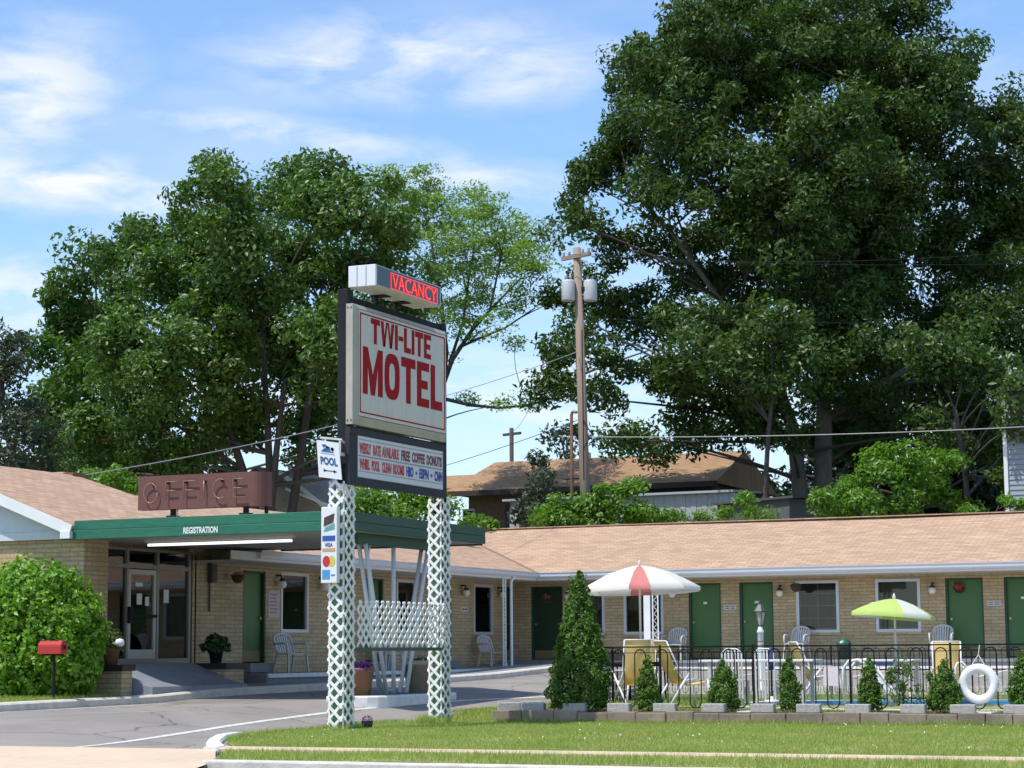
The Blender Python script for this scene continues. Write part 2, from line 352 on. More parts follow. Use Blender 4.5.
FARM = mat('far_ground', (.06,.08,.03), .95, var=.3, vscale=.1)

# far ground sheet to the horizon with rise behind the motel
xs = [-900,-400,-200,-120]+fr(-90, 40, 26)+[80,200,500,900]
ys = [-60, -20, 5, 19.25, 33, 45, 55, 60, 64, 68, 72, 78, 86, 95, 120, 160, 220, 320, 500, 900, 1600]
def farz(x, y):
    if y < 56: return -.12
    return backz(x, y)
sheet('ground', xs, ys, farz, FARM)
sheet('road', [-80,-40,-20,-10,0,40], fr(-6, 20.73, 8), lambda x, y: -.09+.004*0, mat('street_asphalt', (.10,.095,.10), .9, bump=.4, bscale=90, var=.15, vscale=20))
def left_kerb_x(y): return lerp(y, [(24,-22.2),(28,-21.75),(32,-21.95),(36,-21.9),(38,-21.1),(39.5,-21.2),(50,-21.4),(56,-21.4)])
# concrete apron of the driveway across the sidewalk
def apz(x, y): return gz(x, y)+.006 if y > 22.0 else lerp(y, [(19.6,.0),(19.9,.03),(22.31,.128)])
b = MB(); xs_ = fr(-44, -14.25, 30); ys_ = [19.5, 19.9, 21, 22.0, 22.45]
def apronz(x, y): return lerp(y, [(19.5,-.05),(19.9,.02),(22.45,.14)])
V = []; ya_ = fr(19.5, 22.45, 8); xt_ = fr(0, 1, 30)
for y in ya_:
    xe = lerp(y, [(19.5,-12.7),(20.7,-13.05),(21.3,-13.3),(22.0,-13.75),(22.45,-14.0)])
    for t in xt_: V.append((-44+(xe+44)*t, y, apronz(0, y)))
b = MB(); k_ = len(xt_); b.add(V, [(j*k_+i, j*k_+i+1, (j+1)*k_+i+1, (j+1)*k_+i) for j in range(len(ya_)-1) for i in range(k_-1)], True); tag(b.build('driveway_apron', CONCP), kind='structure')
MB().box(-44, 6, 18.6, 19.496, -.2, -.06).build('gutter', CONC).__setitem__('kind', 'structure')
# lawn between the street and the pool bed
def lawn_left(y): return lerp(y, [(20.9,-13.1),(22.2,-13.75),(23.2,-14.2),(24.5,-15.15),(26.2,-15.85),(29,-16.15),(32,-16.65),(34.5,-17.0),(36.2,-16.6),(37,-15.6)])
def lawnz(x, y): return lerp(y, [(20.3,.08),(22.3,.12),(28,.15),(31,.14),(33.3,.085),(34.5,.16),(36.5,.29),(38,.36)])
V = []; F = []; ysl = fr(20.99, 37, 70)
xsr = fr(0, 1, 60)
for j, y in enumerate(ysl):
    xl = lawn_left(y)
    for i, t in enumerate(xsr): x = xl+(2-xl)*t; V.append((x, y, lawnz(x, y)+.012*math.sin(x*2.1+y)*math.sin(y*1.7)))
n_ = len(xsr)
F = [(j*n_+i, j*n_+i+1, (j+1)*n_+i+1, (j+1)*n_+i) for j in range(len(ysl)-1) for i in range(n_-1)]
b = MB(); b.add(V, F, True); o = b.build('lawn', GRASSB); tag(o, kind='structure')
def yard_left(y): return -14.75-(y-34.2)*.16
sheet('parking_lot', fr(-40, 8, 240), fr(22.3, 55, 130), gz, ASPH, inside=lambda x, y: x < (lawn_left(y)+.35 if y < 36.4 else (yard_left(y)+.2 if y < 43.5 else 99)))
# thin sidewalk strip and street kerb
b = MB(); b.prism([(-14.0,22.38),(6,22.38),(6,22.92),(-14.35,22.92)], -.05, .155); o = b.build('sidewalk', CONCP, bevel=.01); tag(o, kind='structure')
b = MB(); b.prism([(-13.15,20.74),(6,20.74),(6,20.98),(-13.15,20.98)], -.2, .10); o = b.build('kerb', KERB, bevel=.02); tag(o, kind='structure')
# white painted kerb curling round the lawn's corner
ctl = [Vector(p) for p in [(-13.98,22.25),(-14.15,22.7),(-14.5,23.2),(-15.05,24.05),(-15.55,24.95),(-15.98,25.8),(-16.2,26.6)]]
pts = []
for i in range(len(ctl)-1):
    p0, p1, p2, p3 = ctl[max(i-1,0)], ctl[i], ctl[i+1], ctl[min(i+2,len(ctl)-1)]
    for k in range(5):
        t = k/5; pts.append(.5*((2*p1)+(p2-p0)*t+(2*p0-5*p1+4*p2-p3)*t*t+(3*p1-p0-3*p2+p3)*t**3))
b = MB(False); V = []
for i, p in enumerate(pts):
    d = (pts[min(i+1, len(pts)-1)]-pts[max(i-1, 0)]).normalized(); nn = Vector((d.y, -d.x)); wk = .10*(1-.5*max(0, i/len(pts)-.6)); z = gz(p.x, p.y)
    for a, c in ((-1,-.12),(-1,.03),(-.75,.065),(.75,.065),(1,.03),(1,-.12)): V.append((p.x+nn.x*a*wk, p.y+nn.y*a*wk, z+c))
b.add(V, [(i*6+k, i*6+k+1, (i+1)*6+k+1, (i+1)*6+k) for i in range(len(pts)-1) for k in range(5)]+[(5,4,3,2,1,0)], False)
o = b.build('painted_kerb', KERBW); tag(o, kind='structure')
# painted bay lines laid on the asphalt
def stripe(pts, wd, dz=.005):
    b = MB(); P = [Vector(p) for p in pts]; V = []
    fine = []
    for p, q in zip(P, P[1:]):
        k = max(1, int((q-p).length/.4)); fine += [p+(q-p)*i/k for i in range(k)]
    fine.append(P[-1])
    for i, p in enumerate(fine):
        d = (fine[min(i+1, len(fine)-1)]-fine[max(i-1, 0)]).normalized(); nn = Vector((-d.y, d.x))*wd/2
        for s in (-1, 1): q = p+nn*s; V.append((q.x, q.y, gz(q.x, q.y)+dz))
    b.add(V, [(2*i, 2*i+1, 2*i+3, 2*i+2) for i in range(len(fine)-1)], False)
    o = b.build('painted_line', LINE); tag(o, kind='structure'); return o
stripe([(-16.4,22.85),(-17.0,26.0),(-17.55,29.5),(-18.0,33.0),(-17.6,37.0),(-16.9,40.0)], .12)
for y in (44.0, 47.2, 50.2): stripe([(-21.0, y), (-17.0, y+.2)], .11)
for x in (-18.5, -15.6, -12.7, -9.8): stripe([(x, 47.5), (x, 51.6)], .11)
stripe([(-22.6+.9,27.0),(-21.45,30.0),(-21.5,33.0)], .12)
# concrete edge strip before the right wing
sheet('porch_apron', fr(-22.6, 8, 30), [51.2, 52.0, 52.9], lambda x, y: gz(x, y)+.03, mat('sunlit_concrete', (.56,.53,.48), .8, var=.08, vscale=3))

# office planting bed, kerb and lower walkway
ky = fr(22.6, 52.6, 40)
b = MB(); V = []; F = []
for j, y in enumerate(ky):
    xk = left_kerb_x(y) if y > 24 else -22.2-(24-y)*2.0
    z = gz(xk, y)
    for dx, dz in ((.0,-.15),(.0,.11),(-.04,.14),(-.24,.145),(-.24,-.1)): V.append((xk+dx, y, z+dz))
F = [(j*5+i, (j+1)*5+i, (j+1)*5+i+1, j*5+i+1) for j in range(len(ky)-1) for i in range(4)]
b.add(V, F, False); o = b.build('office_kerb', KERB); tag(o, kind='structure')
def kx(y): return (left_kerb_x(y) if y > 24 else -22.2-(24-y)*2.0)-.23
def bandsheet(name, y0, y1, xr, m, dz, n=24):
    V = []; yy = fr(y0, y1, n); k = 5
    for y in yy:
        a = kx(y); c = xr(y)
        for i in range(k): V.append((a+(c-a)*i/(k-1), y, gz(kx(y), y)+dz))
    b = MB(); b.add(V, [(j*k+i+1, j*k+i, (j+1)*k+i, (j+1)*k+i+1) for j in range(n) for i in range(k-1)], True)
    o = b.build(name, m); tag(o, kind='structure'); return o
bandsheet('bed_grass', 22.6, 32.6, lambda y: -42, GRASSB, .13)
bandsheet('walkway', 32.6, 52.6, lambda y: -24.0, PORCH, .14)

# porch slabs
b = MB(); b.box(-24.0, -22.75, 38.4, 52.9, .3, .88); o = b.build('left_porch', PORCH, bevel=.01); tag(o, kind='structure')
b = MB(); b.box(-24.0, 8, 52.9, 54.1, .3, 1.05); o = b.build('right_porch', PORCH, bevel=.01); tag(o, kind='structure')
b = MB(); b.box(-22.748, -22.70, 38.4, 51.3, .8, .884); o = b.build('porch_edge', KERBW); tag(o, kind='structure')
b = MB(); b.box(-22.7, 8, 52.86, 52.898, .98, 1.052); o = b.build('porch_edge', PORCH); tag(o, kind='structure')
# canopy island
b = MB(); c = [(-18.38+.62*math.cos(a), (34.35 if math.sin(a) < 0 else 37.0)+.62*math.sin(a)) for a in [R_(k*20+10) for k in range(18)]]
b.prism(c, .1, .53); o = b.build('island_kerb', KERBW, bevel=.03); tag(o, kind='structure')
b = MB(); c2 = [(-18.38+(x+18.38)*.8, 35.7+(y-35.7)*.92) for x, y in c]; b.prism(c2, .2, .536); o = b.build('island_top', mat('green_island_paint', (.12,.17,.14), .8, var=.15)); tag(o, kind='structure')

# ------------------------------------------------------------------ wall with openings
def wall(mb, axis, plane, a0, a1, z0, z1, ops, depth=.14, facing=-1):
    """axis 'x': wall at y=plane running along x (faces -Y); axis 'y': wall at x=plane running along y (faces +X)."""
    As = sorted({a0, a1} | {o[0] for o in ops} | {o[1] for o in ops}); Zs = sorted({z0, z1} | {o[2] for o in ops} | {o[3] for o in ops})
    def P(a, z, d):
        return (a, plane+d, z) if axis == 'x' else (plane-d, a, z)
    for a, a2 in zip(As, As[1:]):
        for z, z2 in zip(Zs, Zs[1:]):
            am, zm = (a+a2)/2, (z+z2)/2
            if any(o[0] < am < o[1] and o[2] < zm < o[3] for o in ops): continue
            mb.add([P(a,z,0), P(a2,z,0), P(a2,z2,0), P(a,z2,0)], [(0,1,2,3)], False)
    for o in ops:
        x0, x1, y0, y1 = o
        mb.add([P(x0,y0,0), P(x0,y0,depth), P(x0,y1,depth), P(x0,y1,0)], [(0,1,2,3)], False)
        mb.add([P(x1,y0,0), P(x1,y1,0), P(x1,y1,depth), P(x1,y0,depth)], [(0,1,2,3)], False)
        mb.add([P(x0,y1,0), P(x0,y1,depth), P(x1,y1,depth), P(x1,y1,0)], [(0,1,2,3)], False)
        mb.add([P(x0,y0,0), P(x1,y0,0), P(x1,y0,depth), P(x0,y0,depth)], [(0,1,2,3)], False)

motel = thing('motel_building', (-23, 45, 0), 0, 'low L-shaped motel of tan brick with brown shingle roofs and green doors', 'building')
RY = 54.2; LX = -24.1
rdoors = [(-23.60,-22.64),(-18.94,-18.02),(-17.5,-16.56),(-11.95,-10.98),(-10.45,-9.5),(-5.0,-4.05),(-3.5,-2.55)]
rwins = [(-22.10,-21.5+.1,1.77,3.06),(-20.80,-19.68,1.77,3.06),(-15.90,-14.78,1.77,3.10),(-13.76,-12.62,1.77,3.10),(-8.7,-7.5,1.77,3.1),(-7.0,-5.8,1.77,3.1),(-1.8,-.6,1.77,3.1)]
ldoors = [(39.62,40.60),(45.3,46.25),(49.2,50.1),(53.5,54.15)]
lwins = [(41.26,42.47,1.79,3.11),(46.95,48.0,1.79,3.11),(51.5,52.7,1.79,3.11)]
b = MB(); wall(b, 'x', RY, LX, 9, .9, 3.5, [(a, c, 1.08, 3.11) for a, c in rdoors]+rwins, .15)
b.box(LX, 9, RY+3.0, RY+3.1, .6, 3.5); b.add([(9,RY,.6),(9,RY+7,.6),(9,RY+7,3.5),(9,RY,3.5)], [(0,1,2,3)])
b.at_world('wall', BRX, motel)
b = MB(); wall(b, 'y', LX, 37.6, RY, .6, 3.5, [(a, c, 1.10, 3.11) for a, c in ldoors]+lwins, .15); b.at_world('wall', BRX, motel)
# darkness behind the openings (the rooms)
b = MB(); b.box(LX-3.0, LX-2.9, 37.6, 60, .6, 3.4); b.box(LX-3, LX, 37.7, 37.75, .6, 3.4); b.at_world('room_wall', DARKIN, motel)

def door(axis, plane, a0, a1, z0, z1, num=None, m=GREEN, flip=False, label=None):
    def bx(mb, a, a2, d0, d1, z, z2):
        if axis == 'x': mb.box(a, a2, plane+d0, plane+d1, z, z2)
        else: mb.box(plane-d1, plane-d0, a, a2, z, z2)
    b = MB(); bx(b, a0+.04, a1-.04, .11, .15, z0+.02, z1-.04); 
    d = b.at_world('door', m, motel)
    if label: d['label'] = label
    b = MB(); bx(b, a0+.002, a0+.06, .03, .148, z0, z1-.002); bx(b, a1-.04, a1-.002, .03, .148, z0, z1-.002); bx(b, a0+.06, a1-.04, .03, .148, z1-.045, z1-.003)
    b.at_world('door_frame', DGREEN, d)
    b = MB(); bx(b, a0+.07, a1-.05, .105, .112, z0+.03, z0+.26); b.at_world('kick_plate', mat('brass_brown_plate', (.22,.17,.07), .5), d)
    b = MB(); h = a0+.13 if not flip else a1-.12
    if axis == 'x': b.tube([(h, plane+.115, z0+.98), (h, plane+.05, z0+.98)], [.02,.035], 8)
    else: b.tube([(plane-.115, h, z0+.98), (plane-.05, h, z0+.98)], [.02,.035], 8)
    b.at_world('handle', mat('brass', (.5,.36,.15), .3, metal=.8), d)
    if num:
        b = MB(); c = (a0+a1)/2-.02; bx(b, c-.05, c+.05, .10, .108, z0+1.47, z0+1.53); b.at_world('number_plate', WHITE, d)
    b = MB(); bx(b, a0-.05, a1+.05, -.06 if axis == 'x' else -.24, .15, z0-.2, z0); b.at_world('threshold', PORCH, d)
    return d
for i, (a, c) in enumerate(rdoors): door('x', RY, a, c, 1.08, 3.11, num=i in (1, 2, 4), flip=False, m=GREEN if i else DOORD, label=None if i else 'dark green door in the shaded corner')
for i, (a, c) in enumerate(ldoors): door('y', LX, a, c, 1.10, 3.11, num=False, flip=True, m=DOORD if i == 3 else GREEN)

def window(axis, plane, a0, a1, z0, z1, style=0):
    def bx(mb, a, a2, d0, d1, z, z2):
        if axis == 'x': mb.box(a, a2, plane+d0, plane+d1, z, z2)
        else: mb.box(plane-d1, plane-d0, a, a2, z, z2)
    t = .055
    b = MB(); bx(b, a0-.02, a0+t, -.02, .06, z0-.02, z1+.02); bx(b, a1-t, a1+.02, -.02, .06, z0-.02, z1+.02); bx(b, a0+t, a1-t, -.02, .06, z1-t, z1+.02); bx(b, a0+t, a1-t, -.02, .06, z0-.02, z0+t)
    f = b.at_world('window', FRAME, motel)
    b = MB(); bx(b, a0+t, a1-t, .03, .036, z0+t, z1-t); b.at_world('pane', WGLASS, f)
    b = MB(); bx(b, a0+t, a0+t+.03, .037, .06, z0+t, z1-t); bx(b, a1-t-.03, a1-t, .037, .06, z0+t, z1-t); bx(b, a0+t+.03, a1-t-.03, .037, .06, z0+t, z0+t+.05)
    if style == 0: bx(b, a0+t+.03, a1-t-.03, .038, .06, (z0+z1)/2-.02, (z0+z1)/2+.02)
    if style == 1:
        m_ = (a0+a1)/2
        for q in (.27, .52, .76): bx(b, a0+t+.03, a1-t-.03, .042, .06, z0+(z1-z0)*q-.012, z0+(z1-z0)*q+.012)
        bx(b, m_-.015, m_+.015, .041, .063, z0+t+.05, z1-t)
    b.at_world('sash', BLIND if style else mat('dark_sash', (.05,.05,.05), .5), f)
    b = MB()
    n = 14; zz0, zz1 = (z0+(z1-z0)*(.5 if style == 0 else .03), z1)
    for i in range(n):
        x0 = a0+(a1-a0)*i/n; x1 = a0+(a1-a0)*(i+1)/n; d0 = .12+.02*(i % 2); bx(b, x0, x1, d0, d0+.01, zz0, zz1)
    b.at_world('curtain', CURT if style != 1 else mat('dark_curtain', (.10,.10,.085), .9, var=.3, vscale=2), f)
    b = MB(); bx(b, a0-.06, a1+.06, -.04, .0, z0-.08, z0-.022); b.at_world('sill', BRX, f)
for i, q in enumerate(rwins): window('x', RY, *q, style=(0, 0, 1, 2, 0, 1, 0)[i])
for q in lwins: window('y', LX, *q, style=0)

# office block ---------------------------------------------------------
OY = 33.3; OX = -23.78
b = MB(); wall(b, 'x', OY, -32, OX, .4, 3.52, [], .1)
b.add([(OX,OY,.4),(OX,34.1,.4),(OX,34.1,3.52),(OX,OY,3.52)], [(0,1,2,3)], False)
b.add([(OX,34.1,.4),(LX-.1,34.1,.4),(LX-.1,34.1,3.52),(OX,34.1,3.52)], [(0,1,2,3)], False)
b.at_world('wall', BRX, motel)
# office shopfront: three bays of glass in a metal frame
GY0, GY1, GZ0, GZ1 = 34.2, 37.5, 1.12, 3.42
b = MB()
for y0, y1 in ((34.1,34.2),(35.24,35.31),(36.32,36.39),(37.5,37.62)): b.box(LX-.12, LX-.02, y0, y1, GZ0, GZ1)
b.box(LX-.121, LX-.021, 34.2, 37.5, GZ0, GZ0+.10); b.box(LX-.121, LX-.021, 34.2, 37.5, 3.02, 3.10); b.box(LX-.121, LX-.021, 34.2, 37.5, GZ1-.05, GZ1)
sf = b.at_world('shopfront', mat('bronze_grey_frame', (.26,.25,.22), .4, metal=.4), motel)
b = MB(); b.box(LX-.075, LX-.07, 34.2, 35.24, GZ0+.1, 3.02); b.box(LX-.075, LX-.07, 36.39, 37.5, GZ0+.1, 3.02); b.box(LX-.075, LX-.07, 34.2, 37.5, 3.10, GZ1-.05)
b.at_world('pane', DGLASS, sf)
b = MB(); b.box(LX-.10, LX-.03, 35.325, 35.40, GZ0+.1, 3.0); b.box(LX-.10, LX-.03, 36.22, 36.305, GZ0+.1, 3.0); b.box(LX-.101, LX-.031, 35.40, 36.22, GZ0+.1, GZ0+.28); b.box(LX-.101, LX-.031, 35.40, 36.22, 2.9, 3.0)
od = b.at_world('glass_door', mat('pale_door_frame', (.45,.45,.42), .4, metal=.3), motel)
b = MB(); b.box(LX-.07, LX-.065, 35.40, 36.22, GZ0+.28, 2.9); b.at_world('pane', DGLASS, od)
b = MB(); b.bar((LX+.02, 35.36, 2.07), (LX+.02, 36.26, 2.07), .03, .06); b.box(LX-.03, LX+.05, 35.28, 35.40, 1.92, 2.25); b.at_world('handle', STEEL, od)
for q in ((35.65,35.83,2.3,2.52),(35.95,36.08,2.28,2.46),(36.62,36.80,2.35,2.62),(35.6,35.85,2.66,2.74)): b = MB(); b.box(LX-.06, LX-.055, *q); b.at_world('notice', WHITE, od)
# the office room behind the glass
b = MB(); b.box(LX-2.6, LX-2.5, 33.5, 38.0, .9, 3.5); b.box(LX-2.5, LX-.13, 37.63, 37.66, .9, 3.5); b.box(LX-2.5, LX-.13, 34.02, 34.05, .9, 3.5); b.at_world('office_room_wall', mat('office_wall_paint', (.52,.36,.22), .8), motel)
b = MB(); b.box(LX-2.5, LX-.02, 33.8, 37.66, .95, GZ0); b.at_world('office_floor', mat('office_carpet', (.14,.12,.10), .9), motel)
b = MB(); b.box(LX-1.6, LX-1.1, 34.3, 36.0, GZ0, 2.1); b.box(LX-2.4, LX-2.1, 36.4, 37.4, GZ0, 2.4); b.at_world('office_counter', mat('dark_counter', (.04,.035,.035), .6), motel)
b = MB(); b.box(LX-.9, LX-.6, 35.9, 36.2, GZ0, 1.75); b.box(LX-.5, LX-.3, 36.5, 36.75, GZ0, 1.55); b.at_world('brochure_rack', mat('pale_rack', (.42,.45,.48), .7), motel)
b = MB(); b.box(LX-2.49, LX-2.45, 34.5, 35.6, 2.2, 2.9); b.at_world('wall_poster', mat('poster_red_brown', (.28,.05,.03), .7), motel)

# roofs ---------------------------------------------------------------
def roofmat(name, along, c=(.46,.310,.212)):
    m = bpy.data.materials.new(name); m.use_nodes = True; n = m.node_tree.nodes; l = m.node_tree.links; p = n['Principled BSDF']; p.inputs['Roughness'].default_value = .95; p.inputs['Specular IOR Level'].default_value = .15
    t = n.new('ShaderNodeTexCoord'); s = n.new('ShaderNodeSeparateXYZ'); cb = n.new('ShaderNodeCombineXYZ'); l.new(t.outputs['Object'], s.inputs[0])
    up = {'x': 'Y', 'y': 'X'}[along]
    l.new(s.outputs[along.upper()], cb.inputs['X']); l.new(s.outputs[up], cb.inputs['Y'])
    b = n.new('ShaderNodeTexBrick'); b.inputs['Scale'].default_value = 1; b.inputs['Brick Width'].default_value = .33; b.inputs['Row Height'].default_value = .135; b.inputs['Mortar Size'].default_value = .010; b.inputs['Bias'].default_value = -.1
    b.inputs['Color1'].default_value = (c[0]*1.12, c[1]*1.12, c[2]*1.12, 1); b.inputs['Color2'].default_value = (c[0]*.86, c[1]*.84, c[2]*.83, 1); b.inputs['Mortar'].default_value = (c[0]*.62, c[1]*.6, c[2]*.6, 1)
    l.new(cb.outputs[0], b.inputs['Vector'])
    mp = n.new('ShaderNodeMapping'); mp.inputs['Scale'].default_value = (1, 5, 1) if along == 'x' else (5, 1, 1); l.new(t.outputs['Object'], mp.inputs[0])
    q = n.new('ShaderNodeTexNoise'); q.inputs['Scale'].default_value = 1.5; q.inputs['Detail'].default_value = 8; q.inputs['Roughness'].default_value = .65; l.new(mp.outputs[0], q.inputs['Vector'])
    mr = n.new('ShaderNodeMapRange'); mr.inputs['From Min'].default_value = .3; mr.inputs['From Max'].default_value = .7; mr.inputs['To Min'].default_value = .84; mr.inputs['To Max'].default_value = 1.14; l.new(q.outputs['Fac'], mr.inputs['Value'])
    h = n.new('ShaderNodeVectorMath'); h.operation = 'SCALE'; l.new(b.outputs['Color'], h.inputs[0]); l.new(mr.outputs['Result'], h.inputs['Scale']); l.new(h.outputs[0], p.inputs['Base Color'])
    q2 = n.new('ShaderNodeTexNoise'); q2.inputs['Scale'].default_value = 40; l.new(t.outputs['Object'], q2.inputs['Vector']); bp = n.new('ShaderNodeBump'); bp.inputs['Strength'].default_value = .35; bp.inputs['Distance'].default_value = .02; l.new(q2.outputs['Fac'], bp.inputs['Height']); l.new(bp.outputs[0], p.inputs['Normal'])
    return m
RFX = roofmat('shingles_courses_x', 'x'); RFY = roofmat('shingles_courses_y', 'y')
EZ = 3.44; GRX = -22.9; GRY = 53.0; RZX = -27.9; RZY = 58.0; RIDGE = 4.98
def slab(mb, pts, th=.07):
    n = len(pts); vs = [tuple(p) for p in pts]+[(p[0], p[1], p[2]-th) for p in pts]
    mb.add(vs, [tuple(range(n)), tuple(range(2*n-1, n-1, -1))]+[(i, n+i, n+(i+1) % n, (i+1) % n) for i in range(n)], False)
def wavy(a, b_, n, amp, seed):
    random.seed(seed); a = Vector(a); b_ = Vector(b_); out = []
    ph = [random.uniform(0, 6.28) for _ in range(3)]
    for i in range(n+1):
        t = i/n; p = a+(b_-a)*t; p.z += amp*(math.sin(t*9+ph[0])*.6+math.sin(t*23+ph[1])*.3+math.sin(t*41+ph[2])*.15); out.append(p)
    return out
rd = wavy((RZX, RZY, RIDGE), (10, RZY, RIDGE), 46, .035, 3)
# front slope of the right wing, with a gently sagging ridge
b = MB(); ev = [(GRX, GRY, EZ)]+[Vector((max(GRX, p.x), GRY, EZ)) for p in rd[1:]]
V = [tuple(p) for p in rd]+[tuple(p) for p in ev]; n = len(rd)
b.add(V, [(n+i, n+i+1, i+1, i) for i in range(n-1)], False); b.at_world('roof', RFX, motel)
b = MB(); V = [tuple(p) for p in rd]+[(p.x, 63.2, 3.4) for p in rd]; b.add(V, [(i, i+1, n+i+1, n+i) for i in range(n-1)], False); b.at_world('roof', RFX, motel)
b = MB(); slab(b, [(GRX, 39.25, EZ), (GRX, GRY, EZ), (RZX, RZY, RIDGE), (RZX, 33, RIDGE), (-24.0, 33, 3.779), (-24.0, 39.25, 3.779)], .08)
slab(b, [(RZX, 38, RIDGE-.003), (RZX, RZY, RIDGE-.003), (-33, 63, 3.4), (-33, 38, 3.4)], .08); b.at_world('roof', RFY, motel)
b = MB(); b.bar((GRX+.02, GRY-.02, EZ+.012), (RZX, RZY, RIDGE+.012), .10, .012); b.at_world('valley_flashing', mat('valley_metal', (.25,.17,.12), .7), motel)
b = MB(); b.bar((RZX, RZY, RIDGE+.02), (10, RZY, RIDGE+.02), .28, .03); b.at_world('ridge_cap', RFX, motel)
# office roof: higher ridge, street gable, hipped back end
RX_, RZ_ = -27.7, 5.25
b = MB(); slab(b, [(-23.85, 32.95, 3.74), (-23.85, 40.5, 3.74), (RX_, 38.4, RZ_), (RX_, 32.95, RZ_)], .08)
slab(b, [(-31.6, 32.95, 3.74), (RX_, 32.95, RZ_), (RX_, 38.4, RZ_), (-31.6, 40.5, 3.74)], .08)
slab(b, [(-23.85, 40.5, 3.742), (-31.6, 40.5, 3.742), (RX_, 38.4, RZ_+.002)], .08); b.at_world('roof', RFY, motel)
# gable siding and rake boards
b = MB(); b.add([(-23.9,33.2,3.50),(-32,33.2,3.50),(-32,33.2,3.66),(RX_,33.2,5.15),(-23.9,33.2,3.66)], [(0,4,3,2,1)], False)
for k in range(3): b.box(-31.5+.0, -23.95, 33.185-.002*k, 33.199, 3.52+.17*k+.14, 3.52+.17*k+.155) if k == 0 else None
b.at_world('gable', mat('pale_blue_siding', (.55,.62,.66), .6, var=.04), motel)
b = MB()
b.bar((-23.83, 32.93, 3.64), (RX_, 32.93, 5.15), .03, .2, (0,0,1)); b.bar((RX_, 32.93, 5.15), (-31.6, 32.93, 3.64), .03, .2, (0,0,1)); b.box(-24.05, -23.83, 32.9, 33.2, 3.49, 3.63)
b.at_world('rake_board', WHITE, motel)
b = MB(); slab(b, [(-23.86, 32.95, 3.64), (-23.86, 33.2, 3.64), (RX_, 33.2, 5.15), (RX_, 32.95, 5.15)], .02); b.at_world('rake_soffit', WHITE, motel)
# gutters: white metal troughs
def gutter(pts, name='gutter'):
    b = MB()
    for p, q in zip(pts, pts[1:]):
        p = Vector(p); q = Vector(q); d = (q-p).normalized(); o_ = Vector((d.y, -d.x, 0))     # outwards
        pr = [(0,-.15),(.075,-.15),(.105,-.10),(.105,-.03),(.125,-.005),(.125,.012),(.10,.012),(.09,-.02),(.0,-.02)]
        vs = [tuple(r+o_*a+Vector((0,0,c))) for r in (p, q) for a, c in pr]; k = len(pr)
        b.add(vs, [(i, (i+1) % k, k+(i+1) % k, k+i) for i in range(k)]+[tuple(range(k))[::-1], tuple(range(k, 2*k))], False)
    return b.at_world(name, mat('gutter_metal', (.60,.61,.63), .4, metal=.15, var=.06, vscale=2, stretch=(.3,.3,3)), motel)
gutter([(GRX, GRY, EZ+.0), (10, GRY, EZ+.0)]); gutter([(GRX, 38.2, EZ+.0), (GRX, GRY-.13, EZ+.0)])
b = MB(); b.box(GRX+.0, 10, GRY+.004, GRY+.03, EZ-.20, EZ-.02); b.box(GRX-.03, GRX-.004, 37.2, GRY, EZ-.2, EZ-.02); b.at_world('fascia', WHITE, motel)
b = MB(); b.box(GRX-.03, 10, GRY+.03, RY, EZ-.21, EZ-.19); b.box(LX, GRX-.03, 37.6, RY, EZ-.212, EZ-.192); b.at_world('soffit', SHADE, motel)
# chimney: broad and low
ch = MB(); ch.box(-28.15, -27.8, 38.1, 38.8, 4.7, 5.31); o = ch.at_world('chimney', mat('chimney_stone', (.36,.27,.18), .9, bump=.6, bscale=9, var=.3, vscale=6), motel, bevel=.05)
b = MB(); b.box(-27.797, -27.60, 38.2, 38.75, 4.9, 5.30); b.at_world('flue', mat('dark_brick', (.18,.09,.06), .9, var=.2), o)
# ornamental iron posts with downspouts
def iron_post(x, y, z0, z1, ax):
    b = MB(True); dx, dy = (1, 0) if ax == 'x' else (0, 1); g = .15
    for s in (-g/2, g/2): b.bar((x+dx*s, y+dy*s, z0), (x+dx*s, y+dy*s, z1), .03, .03, (0,1,0))
    n = 16; pts = [(x+dx*(g/2-.02)*math.sin(k*math.pi/2), y+dy*(g/2-.02)*math.sin(k*math.pi/2), z0+(z1-z0)*k/(n*3)) for k in range(n*3+1)]
    b.tube(pts, .009, 5); b.at_world('porch_post', WHITE, motel)
iron_post(-22.86, 50.75, .88, 3.24, 'y'); iron_post(-19.45, 52.98, 1.05, 3.24, 'x')
def downspout(x, y, z0, dx, dy):
    b = MB(); b.tube([(x+dx*.0, y+dy*.0, EZ-.12), (x-dx*.1, y-dy*.1, EZ-.28), (x-dx*.1, y-dy*.1, z0+.18), (x+dx*.12, y+dy*.12, z0+.06)], .042, 8); b.at_world('downspout', WHITE, motel)
downspout(-22.83, 51.35, .72, 1, 0)
b = MB(); b.box(-19.78, -19.60, 52.97, 53.03, 1.05, 3.26); b.at_world('downspout', WHITE, motel)
b = MB(); b.box(LX+.02, LX+.05, 38.2, 38.23, 2.2, 3.3); b.box(LX+.01, LX+.13, 38.17, 38.36, 2.8, 3.2); b.at_world('conduit', mat('dark_brown_box', (.06,.045,.035), .6), motel)

